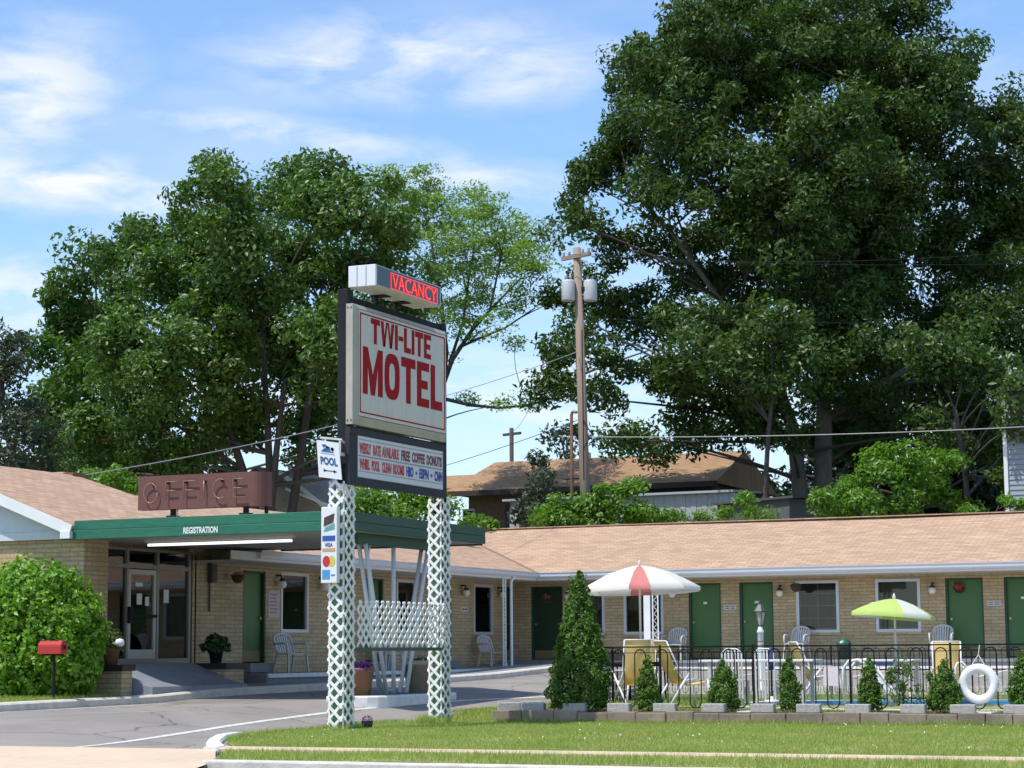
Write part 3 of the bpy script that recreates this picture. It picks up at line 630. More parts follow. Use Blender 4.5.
# entrance canopy, part of the building ---------------------------------
CX0, CX1, CY0, CY1, CZ0, CZ1 = -24.15, -18.05, 33.0, 39.15, 3.47, 3.83
b = MB(); b.box(CX0, CX1-.06, CY0+.06, CY1-.06, 3.62, 3.78)
can = b.at_world('canopy', mat('canopy_deck', (.30,.29,.27), .9, var=.2), motel)
b = MB(); b.box(CX0, CX1-.06, CY0+.061, CY1-.061, 3.50, 3.53); b.at_world('soffit', mat('canopy_soffit', (.34,.34,.31), .7, var=.05), can)
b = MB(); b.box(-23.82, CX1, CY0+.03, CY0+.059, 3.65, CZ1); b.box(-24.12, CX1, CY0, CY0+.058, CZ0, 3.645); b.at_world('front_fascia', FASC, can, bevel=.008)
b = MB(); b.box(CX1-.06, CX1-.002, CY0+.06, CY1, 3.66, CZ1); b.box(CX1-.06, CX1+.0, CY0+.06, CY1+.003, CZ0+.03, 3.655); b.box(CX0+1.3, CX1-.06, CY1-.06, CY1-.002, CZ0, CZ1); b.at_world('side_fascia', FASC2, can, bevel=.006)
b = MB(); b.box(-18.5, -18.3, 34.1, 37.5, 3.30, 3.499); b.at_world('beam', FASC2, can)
b = MB(True)
for s, ya, yb in ((0, 34.45, 35.3), (1, 37.05, 36.12)):
    for dx in (-.07, .07):
        b.tube([(-18.4+dx, ya, 3.31), (-18.4+dx, yb, .54)], .04, 10)
b.tube([(-18.4, 35.72, 3.31), (-18.4, 35.72, .54)], .042, 10); b.tube([(-18.4, 34.75, 3.31), (-18.45, 34.75, 3.0), (-18.48, 35.1, 1.2), (-18.45, 35.4, .62), (-18.4, 35.68, .6)], .022, 8)
b.at_world('support_post', mat('support_white_paint', (.68,.70,.72), .45), can)
b = MB()
for k in range(8): x0 = -23.0+k*.40; b.tube([(x0, 34.3, 3.40), (x0+.39, 34.3, 3.40)], .028, 10)
tb = b.at_world('fluorescent_tube', TUBEM, can)
b = MB(); b.box(-23.05, -19.75, 34.25, 34.35, 3.45, 3.499); b.at_world('tube_holder', OFFW, tb)

# ------------------------------------------------------------------ writing
def text(s, name, m, parent, o, right, up, w_, h, bold=.02, ext=.006, space=1.0, chars_h=None):
    """lettering s as a mesh filling w_ x h from lower-left corner o (world)"""
    cu = bpy.data.curves.new('t', 'FONT'); cu.body = s; cu.size = 1; cu.offset = bold; cu.extrude = .001; cu.space_character = space; cu.resolution_u = 3
    to = bpy.data.objects.new('t', cu); COL.objects.link(to); bpy.context.view_layer.update()
    me = bpy.data.meshes.new_from_object(to.evaluated_get(bpy.context.evaluated_depsgraph_get())); bpy.data.objects.remove(to); bpy.data.curves.remove(cu)
    co = np.empty(len(me.vertices)*3); me.vertices.foreach_get('co', co); co = co.reshape(-1, 3)
    mn, mxx = co.min(0), co.max(0); r = Vector(right).normalized(); u = Vector(up).normalized(); nrm = r.cross(u)
    U = (co[:, 0]-mn[0])/(mxx[0]-mn[0])*w_; Vv = (co[:, 1]-mn[1])/(mxx[1]-mn[1])*h; Wd = np.where(co[:, 2] > (mn[2]+mxx[2])/2, ext, 0)
    out = np.array(o)+np.outer(U, r)+np.outer(Vv, u)+np.outer(Wd, nrm)
    me.vertices.foreach_set('co', out.ravel()); me.update(); me.materials.append(m); me.name = name
    ob = bpy.data.objects.new(name, me); COL.objects.link(ob)
    if parent is not None:
        ob.parent = parent; T = Matrix.Identity(4); ch = []; q = parent
        while q is not None: ch.append(q); q = q.parent
        for q in reversed(ch): T = T @ (Matrix.Translation(q.location) @ q.rotation_euler.to_matrix().to_4x4())
        me.transform(T.inverted())
    return ob
text('REGISTRATION', 'lettering', WHITE, can, (-21.36, CY0-.001, 3.508), (1,0,0), (0,0,1), .74, .118, bold=.03, ext=.005)

# ------------------------------------------------------------------ OFFICE sign
os_ = thing('office_sign', (-21.2, 33.6, 3.78), 0, 'rust red panel spelling OFFICE in unlit tubing on posts above the green canopy', 'sign')
b = MB(); V = []
prof = [(-22.74, 33.55)]+[(-20.25, 33.55)]+[(-20.25+.24*math.sin(a), 33.79-.24*math.cos(a)) for a in [R_(k*15) for k in range(1, 7)]]+[(-20.01, 33.9), (-20.09, 33.9), (-20.25, 33.8), (-22.74, 33.75)]
b.prism(prof, 4.02, 4.66); b.at_world('panel', RUST, os_)
b = MB()
for x in (-22.02, -20.42): b.box(x-.04, x+.04, 33.62, 33.70, 3.83, 4.1); b.box(x-.09, x+.09, 33.56, 33.76, 3.83, 3.9)
b.box(-20.12, -20.07, 33.82, 33.88, 3.83, 4.1); b.at_world('post', STEEL, os_)
b = MB(); b.tube([(-21.93, 33.66, 3.83), (-21.93, 33.66, 4.05)], .015, 6); b.at_world('conduit', OFFW, os_)
b = MB(True); Y_ = 33.49; z0, z1 = 4.19, 4.53
def arc(cx, cz, rx, rz, a0, a1, n=14): return [(cx+rx*math.cos(R_(a0+(a1-a0)*i/n)), Y_, cz+rz*math.sin(R_(a0+(a1-a0)*i/n))) for i in range(n+1)]
zc = (z0+z1)/2; T_ = .011
b.tube(arc(-22.42, zc-.03, .15, .19, 0, 360), T_, 6)
for x in (-22.08, -21.68):
    b.tube([(x+.28, Y_, z1), (x, Y_, z1), (x, Y_, z0)], T_, 6); b.tube([(x, Y_, zc), (x+.22, Y_, zc)], T_, 6)
b.tube([(-21.24, Y_, z1), (-21.24, Y_, z0)], T_, 6); b.tube(arc(-20.88, zc, .16, .18, 60, 300), T_, 6)
b.tube([(-20.36, Y_, z1), (-20.6, Y_, z1), (-20.6, Y_, z0), (-20.32, Y_, z0)], T_, 6); b.tube([(-20.6, Y_, zc), (-20.4, Y_, zc)], T_, 6)
b.at_world('letter_tubing', NEOFF, os_)
b = MB(); 
for x in (-22.4, -22.05, -21.65, -21.24, -20.86, -20.58): b.box(x-.02, x+.02, 33.50, 33.549, 4.49, 4.53)
b.at_world('tube_socket', STEEL, os_)

# ------------------------------------------------------------------ lattice
def lattice(mb, o, right, W, H, p=.2, sw=.042, th=.012, nrm=None):
    """crossed diagonal slats clipped to W x H"""
    o = Vector(o); r = Vector(right).normalized(); u = Vector((0, 0, 1)); nn = nrm if nrm is not None else r.cross(u)
    nn = Vector(nn)
    for lay, sgn in ((0, 1), (1, -1)):
        k = -int(W/p)-2
        while k*p < H+W+p:
            c = k*p
            # line v = c + sgn*t  (t along right)
            pts = []
            t0, t1 = 0, W
            f = lambda t: c+sgn*t
            if sgn > 0: t0 = max(t0, -c); t1 = min(t1, H-c)
            else: t0 = max(t0, c-H); t1 = min(t1, c)
            if t1-t0 > .015:
                a = o+r*t0+u*f(t0)+nn*(th*(lay+.5)); bb = o+r*t1+u*f(t1)+nn*(th*(lay+.5))
                mb.bar(a, bb, sw, th, nn)
            k += 1
ms = thing('motel_sign', (-15.6, 30, .15), 0, 'tall roadside motel sign with cream cabinet, message board and white lattice legs', 'sign')
def column(x0, x1, y0, y1, z0, z1):
    b = MB(); W, D = x1-x0, y1-y0
    e_ = .02; P_ = .195; S_ = .044
    lattice(b, (x0+e_, y0, z0), (1,0,0), W-2*e_, z1-z0, p=P_, sw=S_)
    lattice(b, (x1, y0+e_, z0), (0,1,0), D-2*e_, z1-z0, p=P_, sw=S_, nrm=(1,0,0))
    lattice(b, (x1-e_, y1, z0), (-1,0,0), W-2*e_, z1-z0, p=P_, sw=S_, nrm=(0,1,0)); lattice(b, (x0, y1-e_, z0), (0,-1,0), D-2*e_, z1-z0, p=P_, sw=S_, nrm=(-1,0,0))
    c = b.at_world('lattice_column', LATT, ms)
    b = MB(); b.box(x0+.03, x1-.03, y0+.03, y1-.03, z0-.1, z1-.25); b.at_world('post_core', mat('green_core_paint', (.15,.26,.16), .7, var=.25, vscale=3), c)
    b = MB()
    for xx in (x0+.006, x1-.03):
        for yy in (y0+.006, y1-.03): b.box(xx, xx+.024, yy, yy+.024, z0-.1, z1)
    b.at_world('corner_batten', LATT, c)
    return c
column(-15.69, -15.42, 28.29, 28.63, .12, 3.92)
column(-15.67, -15.42, 31.68, 32.02, .12, 3.86)
b = MB(); b.box(-15.61, -15.43, 28.40, 28.58, 3.9, 6.93); b.at_world('pole', STEEL, ms, bevel=.01)
b = MB(); b.box(-15.61, -15.43, 31.78, 31.92, 3.6, 6.86); b.at_world('pole', STEEL, ms, bevel=.01)
b = MB(); lattice(b, (-15.395, 28.66, 1.40), (0,1,0), 3.2, .70, p=.185, sw=.042, nrm=(1,0,0)); pl = b.at_world('lattice_panel', LATT, ms)
b = MB(); b.box(-15.46, -15.41, 28.64, 31.67, 1.33, 1.385); b.at_world('rail', mat('green_pole_paint', (.05,.10,.07), .6), pl)
# main cabinet with stepped, bevelled face
CBX0, CBX1 = -15.425, -15.27
b = MB(); y0, y1, z0, z1 = 28.34, 31.62, 4.80, 6.68
b.box(CBX0, CBX1-.04, y0, y1, z0, z1)
iy0, iy1, iz0, iz1 = y0+.12, y1-.05, z0+.13, z1-.07
vs = [(CBX1-.04,y0,z0),(CBX1-.04,y1,z0),(CBX1-.04,y1,z1),(CBX1-.04,y0,z1),(CBX1,iy0,iz0),(CBX1,iy1,iz0),(CBX1,iy1,iz1),(CBX1,iy0,iz1)]
b.add(vs, [(0,1,5,4),(1,2,6,5),(2,3,7,6),(3,0,4,7)], False)
cab = b.at_world('cabinet', CREAMD, ms)
b = MB(); b.box(CBX1-.03, CBX1+.002, iy0+.01, iy1-.01, iz0+.01, iz1-.01); fc = b.at_world('sign_face', CREAM, cab)
b = MB(); q = .022; a0, a1, c0, c1 = iy0+.04, iy1-.05, iz0+.06, iz1-.05; xx = CBX1+.002
for (p0, p1, r0, r1) in ((a0,a1,c1-q,c1),(a0,a1,c0,c0+q)): b.box(xx, xx+.004, p0, p1, r0, r1)
for (p0, p1, r0, r1) in ((a0,a0+q*1.3,c0+q,c1-q),(a1-q*1.3,a1,c0+q,c1-q)): b.box(xx, xx+.004, p0, p1, r0, r1)
b.at_world('red_border', REDL, cab)
def block(ch, w_, h, t):
    """condensed block capital as flat polygons in a w_ x h cell"""
    if ch == 'T': return [[(0,h-t),(w_,h-t),(w_,h),(0,h)], [(w_/2-t/2,0),(w_/2+t/2,0),(w_/2+t/2,h-t),(w_/2-t/2,h-t)]]
    if ch == 'I': return [[(0,0),(w_,0),(w_,h),(0,h)]]
    if ch == '-': return [[(0,h*.42),(w_,h*.42),(w_,h*.42+t*.8),(0,h*.42+t*.8)]]
    if ch == 'L': return [[(0,0),(t,0),(t,h),(0,h)], [(t,0),(w_,0),(w_,t*.95),(t,t*.95)]]
    if ch == 'E': return [[(0,0),(t,0),(t,h),(0,h)]]+[[(t,a),(x,a),(x,a+t*.9),(t,a+t*.9)] for a, x in ((0,w_),(h/2-t*.45,w_*.88),(h-t*.9,w_))]
    if ch == 'O':
        n = 20; f = lambda a, rx, rz: (w_/2+rx*math.copysign(abs(math.cos(a))**.7, math.cos(a)), h/2+rz*math.copysign(abs(math.sin(a))**.7, math.sin(a)))
        A = [2*math.pi*k/n for k in range(n+1)]
        return [[f(A[k], w_/2, h/2), f(A[k+1], w_/2, h/2), f(A[k+1], w_/2-t, h/2-t), f(A[k], w_/2-t, h/2-t)] for k in range(n)]
    if ch == 'M':
        return [[(0,0),(t,0),(t,h),(0,h)], [(w_-t,0),(w_,0),(w_,h),(w_-t,h)], [(t,h),(t,h-.0-t*1.6),(w_/2-t*.42,0),(w_/2,0),(w_/2,h*.42)], [(w_-t,h),(w_/2,h*.42),(w_/2,0),(w_/2+t*.42,0),(w_-t,h-t*1.6)]]
    if ch == 'W':
        q = w_/4; return [[(0,h),(t,h),(q+t*.35,0),(q-t*.45,0)], [(2*q-t/2,h),(2*q,h),(q+t*.35,0),(q-t*.25,0)], [(2*q,h),(2*q+t/2,h),(3*q+t*.25,0),(3*q-t*.35,0)], [(w_-t,h),(w_,h),(3*q+t*.45,0),(3*q-t*.35,0)]]
def block_text(s_, y, z, h, widths, gap, t, x, parent, m):
    for ch, w_ in zip(s_, widths):
        b = MB()
        for poly in block(ch, w_, h, t):
            n = len(poly); A = sum(poly[i][0]*poly[(i+1) % n][1]-poly[(i+1) % n][0]*poly[i][1] for i in range(n))
            if A < 0: poly = poly[::-1]
            b.add([(x, y+p[0], z+p[1]) for p in poly]+[(x+.006, y+p[0], z+p[1]) for p in poly], [tuple(range(n, 2*n))]+[(i, (i+1) % n, n+(i+1) % n, n+i) for i in range(n)], False)
        b.at_world('letter', m, parent); y += w_+gap
block_text('TWI-LITE', 28.86, 6.12, .40, [.30,.46,.09,.16,.24,.09,.29,.25], .035, .09, xx, cab, REDL)
block_text('MOTEL', 28.60, 5.30, .74, [.66,.52,.50,.44,.42], .065, .155, xx, cab, REDL)
b = MB(True)
for yy in (y0+.0,):
    for zz in (z0+.06, z1-.06):
        for dx in (.03, .09): b.tube([(CBX0+dx, y0-.008, zz), (CBX0+dx, y0, zz)], .012, 6)
b.at_world('rivet', STEEL, cab)
# steel frame of the sign
for z_ in (6.72, 4.69): b = MB(); b.box(-15.58, -15.46, 28.581, 31.779, z_, z_+.11); b.at_world('crossbeam', STEEL, ms)
# changeable message board
b = MB(); b.box(-15.425, -15.35, 28.33, 31.72, 3.87, 4.0); b.box(-15.425, -15.35, 28.33, 31.72, 4.655, 4.76); b.box(-15.425, -15.36, 28.33, 28.61, 4.0, 4.655); b.box(-15.425, -15.36, 31.64, 31.72, 4.0, 4.655); b.box(-15.425, -15.40, 28.61, 31.64, 4.0, 4.655)
mb_ = b.at_world('message_board', mat('board_dark_metal', (.020,.022,.027), .7, var=.15), ms)
b = MB(); b.box(-15.40, -15.365, 28.615, 31.635, 4.005, 4.65); b.at_world('message_panel', LED, mb_)
b = MB()
for z in (4.595, 4.345, 4.335, 4.10): b.box(-15.3635, -15.359, 28.65, 31.62, z-.005, z+.005)
b.at_world('letter_track', mat('track_grey', (.25,.25,.26), .4), mb_)
def row(s, a, c, z, h, m): text(s, 'lettering', m, mb_, (-15.364, a-.07, z), (0,1,0), (0,0,1), c-a, h, bold=.045, ext=.003)
row('WEEKLY', 28.74, 29.13, 4.375, .17, REDL2); row('RATE', 29.20, 29.46, 4.375, .17, REDL2); row('AVAILABLE', 29.50, 30.08, 4.375, .17, REDL2)
row('FREE', 30.17, 30.48, 4.375, .17, DRED); row('COFFEE', 30.55, 31.02, 4.375, .17, DRED); row('DONUTS', 31.09, 31.66, 4.375, .17, DRED)
row('WHIRL', 28.75, 29.08, 4.13, .17, REDL2); row('POOL', 29.15, 29.42, 4.13, .17, REDL2); row('CLEAN', 29.50, 29.82, 4.13, .17, REDL2); row('ROOMS', 29.88, 30.27, 4.13, .17, REDL2)
row('HBO', 30.35, 30.60, 4.13, .17, BLUE); row('\u2022', 30.68, 30.74, 4.18, .06, BLUE); row('ESPN', 30.82, 31.16, 4.13, .17, BLUE); row('\u2022', 31.24, 31.30, 4.18, .06, BLUE); row('CNN', 31.38, 31.68, 4.13, .17, BLUE)
# vacancy box on two stubs
b = MB(); b.box(-15.53, -15.05, 28.60, 30.91, 6.98, 7.32)
vb = b.at_world('vacancy_box', mat('box_white_metal', (.74,.75,.76), .4), ms, bevel=.008)
b = MB(); b.box(-15.052, -15.044, 28.66, 30.86, 7.0, 7.30); b.at_world('glass_face', NEONBG, vb)
b = MB(); b.box(-15.05, -15.036, 28.62, 30.90, 7.295, 7.312); b.box(-15.05, -15.036, 28.62, 30.90, 6.988, 7.0); b.box(-15.05, -15.036, 30.855, 30.90, 7.0, 7.295); b.at_world('trim', mat('pale_green_trim', (.32,.42,.36), .4, metal=.3), vb)
b = MB()
for x in (-15.38, -15.22): b.box(x-.008, x+.008, 28.588, 28.60, 6.99, 7.31)
b.at_world('seam', OFFW, vb)
text('VACANCY', 'neon_lettering', NEON, vb, (-15.044, 29.16, 7.03), (0,1,0), (0,0,1), 1.56, .215, bold=-.012, ext=.012)
b = MB()
for z in (7.012, 7.262): b.box(-15.044, -15.038, 29.11, 30.77, z-.004, z+.004)
for y in (29.11, 30.77): b.box(-15.044, -15.038, y-.006, y+.006, 7.012, 7.262)
b.at_world('neon_border', NEON, vb)
for y in (29.5, 30.2): b = MB(); b.box(-15.55, -15.49, y-.04, y+.04, 6.83, 6.98); b.box(-15.52, -15.30, y-.12, y+.12, 6.965, 6.979); b.at_world('mount', STEEL, vb)

# POOL sign on a bracket, credit card sign below it
ps = thing('pool_sign', (-15.76, 28.25, 4.3), 0, 'small white sign reading POOL with blue swimmer hung from a bracket on the sign pole', 'sign')
b = MB(); BT = [(-15.985,4.565),(-15.60,4.50),(-15.54,3.93),(-15.94,3.99)]
b.add([(x, 28.20, z) for x, z in BT]+[(x, 28.215, z) for x, z in BT], [(3,2,1,0),(4,5,6,7),(0,1,5,4),(1,2,6,5),(2,3,7,6),(3,0,4,7)], False); b.at_world('board', mat('sign_board_white', (.72,.74,.74), .5), ps)
PB = mat('pool_blue', (.015,.09,.24), .5)
rt = Vector((.385, 0, -.065)).normalized(); upv = Vector((-.055, 0, .57)).normalized()
text('POOL', 'lettering', PB, ps, (-15.905, 28.198, 4.185), rt, upv, .30, .125, bold=.04, ext=.003)
b = MB(); O = Vector((-15.79, 28.195, 4.42))
def pp(a, c): return tuple(O+rt*a+upv*c)
b.add([pp(-.12,-.055), pp(.10,-.055), pp(.11,-.04), pp(-.10,-.035)], [(0,1,2,3)]); b.add([pp(-.10,-.035), pp(.0,.035), pp(.04,.03), pp(.05,-.03), pp(.02,-.03)], [(0,4,3,2,1)][:1]); 
b.add([pp(-.06,.0), pp(-.10,.05), pp(-.04,.065), pp(.03,.02), pp(.0,.0), pp(-.05,.035)], [(0,1,5),(1,2,5),(2,3,5),(3,4,5)])
b.lathe([(0.001,0),(.028,.0)], (0,0,0), 12); n0 = len(b.v)-24
for i in range(n0, len(b.v)): x, y, z = b.v[i]; b.v[i] = pp(.085+x, .0+y)
b.add([pp(-.13,-.085), pp(.12,-.085), pp(.12,-.078), pp(-.13,-.078)], [(0,1,2,3)])
b.at_world('swimmer_picture', PB, ps)
b = MB(); b.add([pp(-.08,-.352), pp(.13,-.352), pp(.13,-.34), pp(-.08,-.34)], [(0,1,2,3)]); b.add([pp(.08,-.372), pp(.135,-.346), pp(.08,-.322)], [(0,1,2)]); b.add([pp(-.10,-.372), pp(-.04,-.346), pp(-.10,-.322)], [(0,1,2)]); b.at_world('arrow', mat('dark_arrow', (.03,.04,.06), .5), ps)
b = MB(); b.bar((-15.93, 28.22, 4.60), (-15.55, 28.22, 4.55), .03, .03); b.bar((-15.60, 28.22, 4.55), (-15.57, 28.42, 4.50), .03, .03); b.bar((-15.60, 28.22, 4.33), (-15.57, 28.42, 4.33), .03, .05); b.bar((-15.585, 28.22, 4.56), (-15.585, 28.22, 4.30), .03, .02, (0,1,0)); b.at_world('bracket', OFFW, ps)
cs = thing('credit_card_sign', (-15.72, 28.2, 2.9), 0, 'narrow upright white sign of card logos fixed to the left lattice column', 'sign')
b = MB(); b.box(-15.875, -15.60, 28.16, 28.26, 2.36, 3.52); b.at_world('board', mat('sign_board_white', (.72,.74,.74), .5), cs, bevel=.008)
yb = 28.158
def patch(x0, x1, z0, z1, nm, col): b = MB(); b.box(x0, x1, yb-.003, yb, z0, z1); return b.at_world(nm, mat(nm+'_ink', col, .5), cs)
b = MB(); b.add([(-15.83, yb-.002, 3.22), (-15.66, yb-.002, 3.28), (-15.64, yb-.002, 3.42), (-15.82, yb-.002, 3.36)], [(0,1,2,3)]); b.at_world('brown_card', mat('brown_card_ink', (.08,.04,.03), .5, var=.5, vscale=20), cs)
b = MB(); b.add([(-15.83, yb-.003, 3.14), (-15.64, yb-.003, 3.18), (-15.64, yb-.003, 3.27), (-15.80, yb-.003, 3.21)], [(0,1,2,3)]); b.at_world('teal_card', mat('teal_card_ink', (.12,.33,.32), .5), cs)
patch(-15.85, -15.63, 3.0, 3.08, 'blue_band', (.02,.09,.35)); patch(-15.85, -15.63, 2.84, 2.89, 'gold_band', (.55,.33,.16))
text('VISA', 'lettering', BLUE, cs, (-15.81, yb-.001, 2.91), (1,0,0), (0,0,1), .14, .06, bold=.02, ext=.002)
for nm, cx_, colr, dy in (('red_disc', -15.78, (.5,.03,.03), .002), ('yellow_disc', -15.69, (.6,.52,.10), .001)):
    b = MB(); c_ = [(cx_+.065*math.cos(a), yb-dy, 2.69+.085*math.sin(a)) for a in [R_(k*20) for k in range(18)]]; b.add(c_, [tuple(range(18))], False); b.at_world(nm, mat(nm+'_ink', colr, .5), cs)
patch(-15.85, -15.72, 2.42, 2.56, 'light_blue_square', (.06,.30,.55)); patch(-15.70, -15.63, 2.47, 2.49, 'blue_dash', (.1,.2,.5))

for o_ in (ps, cs): o_.location.x += .125
# small flower tub between the lattice columns
fp = thing('flower_tub', (-15.42, 29.05, .15), 0, 'small dark tub of pink flowers at the foot of the left lattice column', 'flower pot')
b = MB(); b.lathe([(.13,0),(.17,.18),(.15,.18),(.14,.15)], n=14); b.build('tub', mat('dark_tub', (.05,.035,.03), .7), fp); fp.scale = (.55,.55,.6)

# ------------------------------------------------------------------ foliage tools
rng = np.random.default_rng(11)
def leaves(P, size, aspect=.5, outward=None, up=.35, jit=.5, fold=.25):
    """one folded leaf (two triangles as a quad pair) at each point"""
    n = len(P); nrm = rng.normal(size=(n, 3))
    if outward is not None: nrm = nrm*.75+outward
    nrm[:, 2] += up; nrm /= np.linalg.norm(nrm, axis=1)[:, None]+1e-9
    t = rng.normal(size=(n, 3)); t -= (t*nrm).sum(1)[:, None]*nrm; t /= np.linalg.norm(t, axis=1)[:, None]+1e-9
    bi = np.cross(nrm, t); s = size*(1+jit*rng.uniform(-1, 1, n))[:, None]
    a = P-t*s*.5; c = P+t*s*.5; w_ = s*aspect*.5; l = P+bi*w_+nrm*s*fold*.5; r = P-bi*w_+nrm*s*fold*.5
    V = np.stack([a, l, c, r], 1).reshape(-1, 3); F = np.arange(4*n).reshape(n, 4)
    # two triangles a-l-c, a-c-r
    T = np.concatenate([F[:, [0, 1, 2]], F[:, [0, 2, 3]]])
    return V, T
def clumps(C, Rr, per, flat=.7):
    """gaussian clump of per points round each centre"""
    n = len(C); d = rng.normal(size=(n, per, 3)); d /= np.linalg.norm(d, axis=2)[:, :, None]; rad = rng.uniform(.2, 1, (n, per, 1))**.6
    off = d*rad*np.asarray(Rr).reshape(-1, 1, 1); off[:, :, 2] *= flat
    P = (C[:, None, :]+off).reshape(-1, 3); return P, (d).reshape(-1, 3)
def lobes_to_clusters(lobes, spacing, shell=.45):
    out = []; rad = []; own = []
    for i, (c, r, fl) in enumerate(lobes):
        n = max(3, int((r/spacing)**2*5.5))
        d = rng.normal(size=(n, 3)); d /= np.linalg.norm(d, axis=1)[:, None]
        rr = r*rng.uniform(shell, 1, n)**.7
        p = np.array(c)+d*rr[:, None]*np.array([1, 1, fl]); out.append(p); rad.append(spacing*rng.uniform(.55, 1.15, n)); own.append(np.full(n, i))
    return np.concatenate(out), np.concatenate(rad), np.concatenate(own)
def limb(b, p, q, r0, r1, sag=.12, n=5, seg=6):
    p = Vector(p); q = Vector(q); L_ = (q-p).length; mid = (p+q)/2+Vector((random.uniform(-1,1), random.uniform(-1,1), random.uniform(-.2,.8)))*L_*sag
    pts = [p*(1-t)**2+mid*2*t*(1-t)+q*t*t for t in [i/n for i in range(n+1)]]
    b.tube(pts, [r0+(r1-r0)*i/n for i in range(n+1)], seg, cap=False); return pts
def tree(name, base, label, lobespx, D, lm, bark, trunk_r, spacing, per, leaf, depth=4, group=None, forks=None, flat=.75, up=.4, aspect=.5, shell=.45, limb_r=.16, cat='tree', twigs=True, fork_h=None, seed=1, lflat=1.0, outw=.9, skel=None):
    random.seed(seed); t = thing(name, base, 0, label, cat, group); base = Vector(base)
    lob = []
    for k in lobespx:
        u, v, r = k[:3]; dd = k[3] if len(k) > 3 else random.uniform(-depth, depth)
        c = at(u, v, D+dd); lob.append((tuple(c), r*(D+dd)/2100, lflat))
    C, Rr, own = lobes_to_clusters(lob, spacing, shell)
    P, d = clumps(C, Rr, per, flat)
    ctr = np.array(lob, dtype=object); lc = np.array([l[0] for l in lob])
    ow = C-lc[own]; ow /= np.linalg.norm(ow, axis=1)[:, None]+1e-6; ow = np.repeat(ow, per, 0)
    V, T = leaves(P, leaf, aspect, outward=(ow*.5+d*.5)*outw, up=up)
    np_mesh('crown', V, T, lm, t, world=True)
    b = MB(True)
    tops = [Vector(f) for f in (forks or [])]
    starts = []
    for f in tops:
        tr_ = trunk_r*random.uniform(.8, 1)
        bb = base+Vector((random.uniform(-.3,.3), random.uniform(-.3,.3), -.3))
        mid = (bb+f)/2+Vector((random.uniform(-.4,.4), random.uniform(-.3,.3), 0))
        pts = [bb*(1-s)**2+mid*2*s*(1-s)+f*s*s for s in [i/8 for i in range(9)]]
        b.tube(pts, [tr_*(1.25 if i == 0 else 1-.07*i) for i in range(9)], 12); starts += [(p, tr_*(1-.07*i)) for i, p in enumerate(pts) if i >= 3]
    for line in (skel or []):
        pts = [at(u, v, D+(q[0] if q else 0)) for u, v, r, *q in line]; b.tube(pts, [q[2] for q in line], 8)
        for k in range(len(pts)-1):
            for f in (0, .5): starts.append((pts[k].lerp(pts[k+1], f), line[k][2]))
        starts.append((pts[-1], line[-1][2]))
    b.at_world('trunk', bark, t)
    b = MB(True)
    for i, (c, r, _) in enumerate(lob):
        c = Vector(c)
        cand = sorted(starts, key=lambda s: (s[0]-c).length+ (3 if s[0].z > c.z else 0))[:3]; s = random.choice(cand)
        pts = limb(b, s[0], c, min(limb_r, s[1]*.7)*(.7+.3*random.random()), limb_r*.25)
        if twigs:
            idx = np.where(own == i)[0]
            for j in idx[::2]:
                q = Vector(C[j]); src = min(pts[2:], key=lambda p: (p-q).length); limb(b, src, q, limb_r*.22, limb_r*.07, n=3, seg=4)
    b.at_world('branches', BARKD, t)
    return t

OAKL = leafmat('oak_leaves', [(.024,.058,.010),(.044,.088,.015),(.070,.125,.024),(.105,.165,.038)], .33, .45, .35)
OAKY = leafmat('lit_oak_leaves', [(.04,.085,.015),(.07,.13,.022),(.09,.16,.03)], .32, .42, .5)  # oak green lightened for the sunlit boughs
MAPL = leafmat('maple_leaves', [(.028,.070,.010),(.058,.122,.016),(.095,.178,.024),(.14,.235,.038)], .32, .42, .5)
MAPB = leafmat('light_maple_leaves', [(.045,.10,.013),(.075,.15,.020),(.10,.19,.03)], .38, .42, .5)
GRYL = leafmat('grey_green_leaves', [(.03,.05,.025),(.05,.075,.035),(.075,.10,.05)], .25, .5)
LOCL = leafmat('locust_leaves', [(.12,.21,.03),(.18,.29,.045),(.26,.38,.08)], .5, .5)
BRIT = leafmat('bright_shrub_leaves', [(.07,.17,.016),(.12,.25,.024),(.18,.33,.04)], .4, .4)
BUSH = leafmat('laurel_leaves', [(.07,.18,.010),(.12,.27,.015),(.19,.37,.025),(.26,.44,.05)], .35, .42, .5)
ARBL = leafmat('arborvitae_leaves', [(.045,.11,.010),(.085,.18,.016),(.14,.26,.028)], .25, .55)
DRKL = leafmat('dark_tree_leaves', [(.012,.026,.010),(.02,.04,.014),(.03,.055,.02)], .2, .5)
GRSL = leafmat('grass_blades', [(.18,.26,.045),(.26,.36,.07),(.35,.42,.10),(.48,.46,.17)], .35, .6)

# big oak behind the right wing
oak = [(665,65,46),(725,60,60),(905,85,60),(640,115,36),(620,145,26),(820,150,70),(780,220,60),(860,240,60),(800,60,60),(700,35,58),(760,15,58),(830,25,60),(900,35,55),(945,75,42),(645,75,40),(690,110,58),(760,95,70),(840,100,70),(915,120,68),(980,165,45),(590,185,32),(575,225,22),(625,165,30),(608,245,28),(665,180,45),(725,185,60),(800,185,75),(880,190,75),(960,220,60),(1010,245,50),(695,255,42),(745,265,66),(830,270,78),(920,280,78),(1000,305,60),(600,295,30),(640,315,42),(700,350,58),(765,350,70),(850,350,72),(935,360,66),(1000,365,50),(575,330,24),(600,365,28),(560,385,18),(655,385,26),(690,405,40),(745,405,40),(655,440,20),(690,450,18),(880,405,45),(960,405,45),(1005,415,30),(560,300,12),(640,250,18),(720,-10,40),(860,-20,50),(1000,110,34),(965,60,24),(1030,160,40),(1015,200,40),(560,350,16),(545,390,12),(620,440,14),(600,400,16),(780,430,30),(830,425,32),(870,440,32),(920,435,34),(970,440,32),(1010,450,24)]
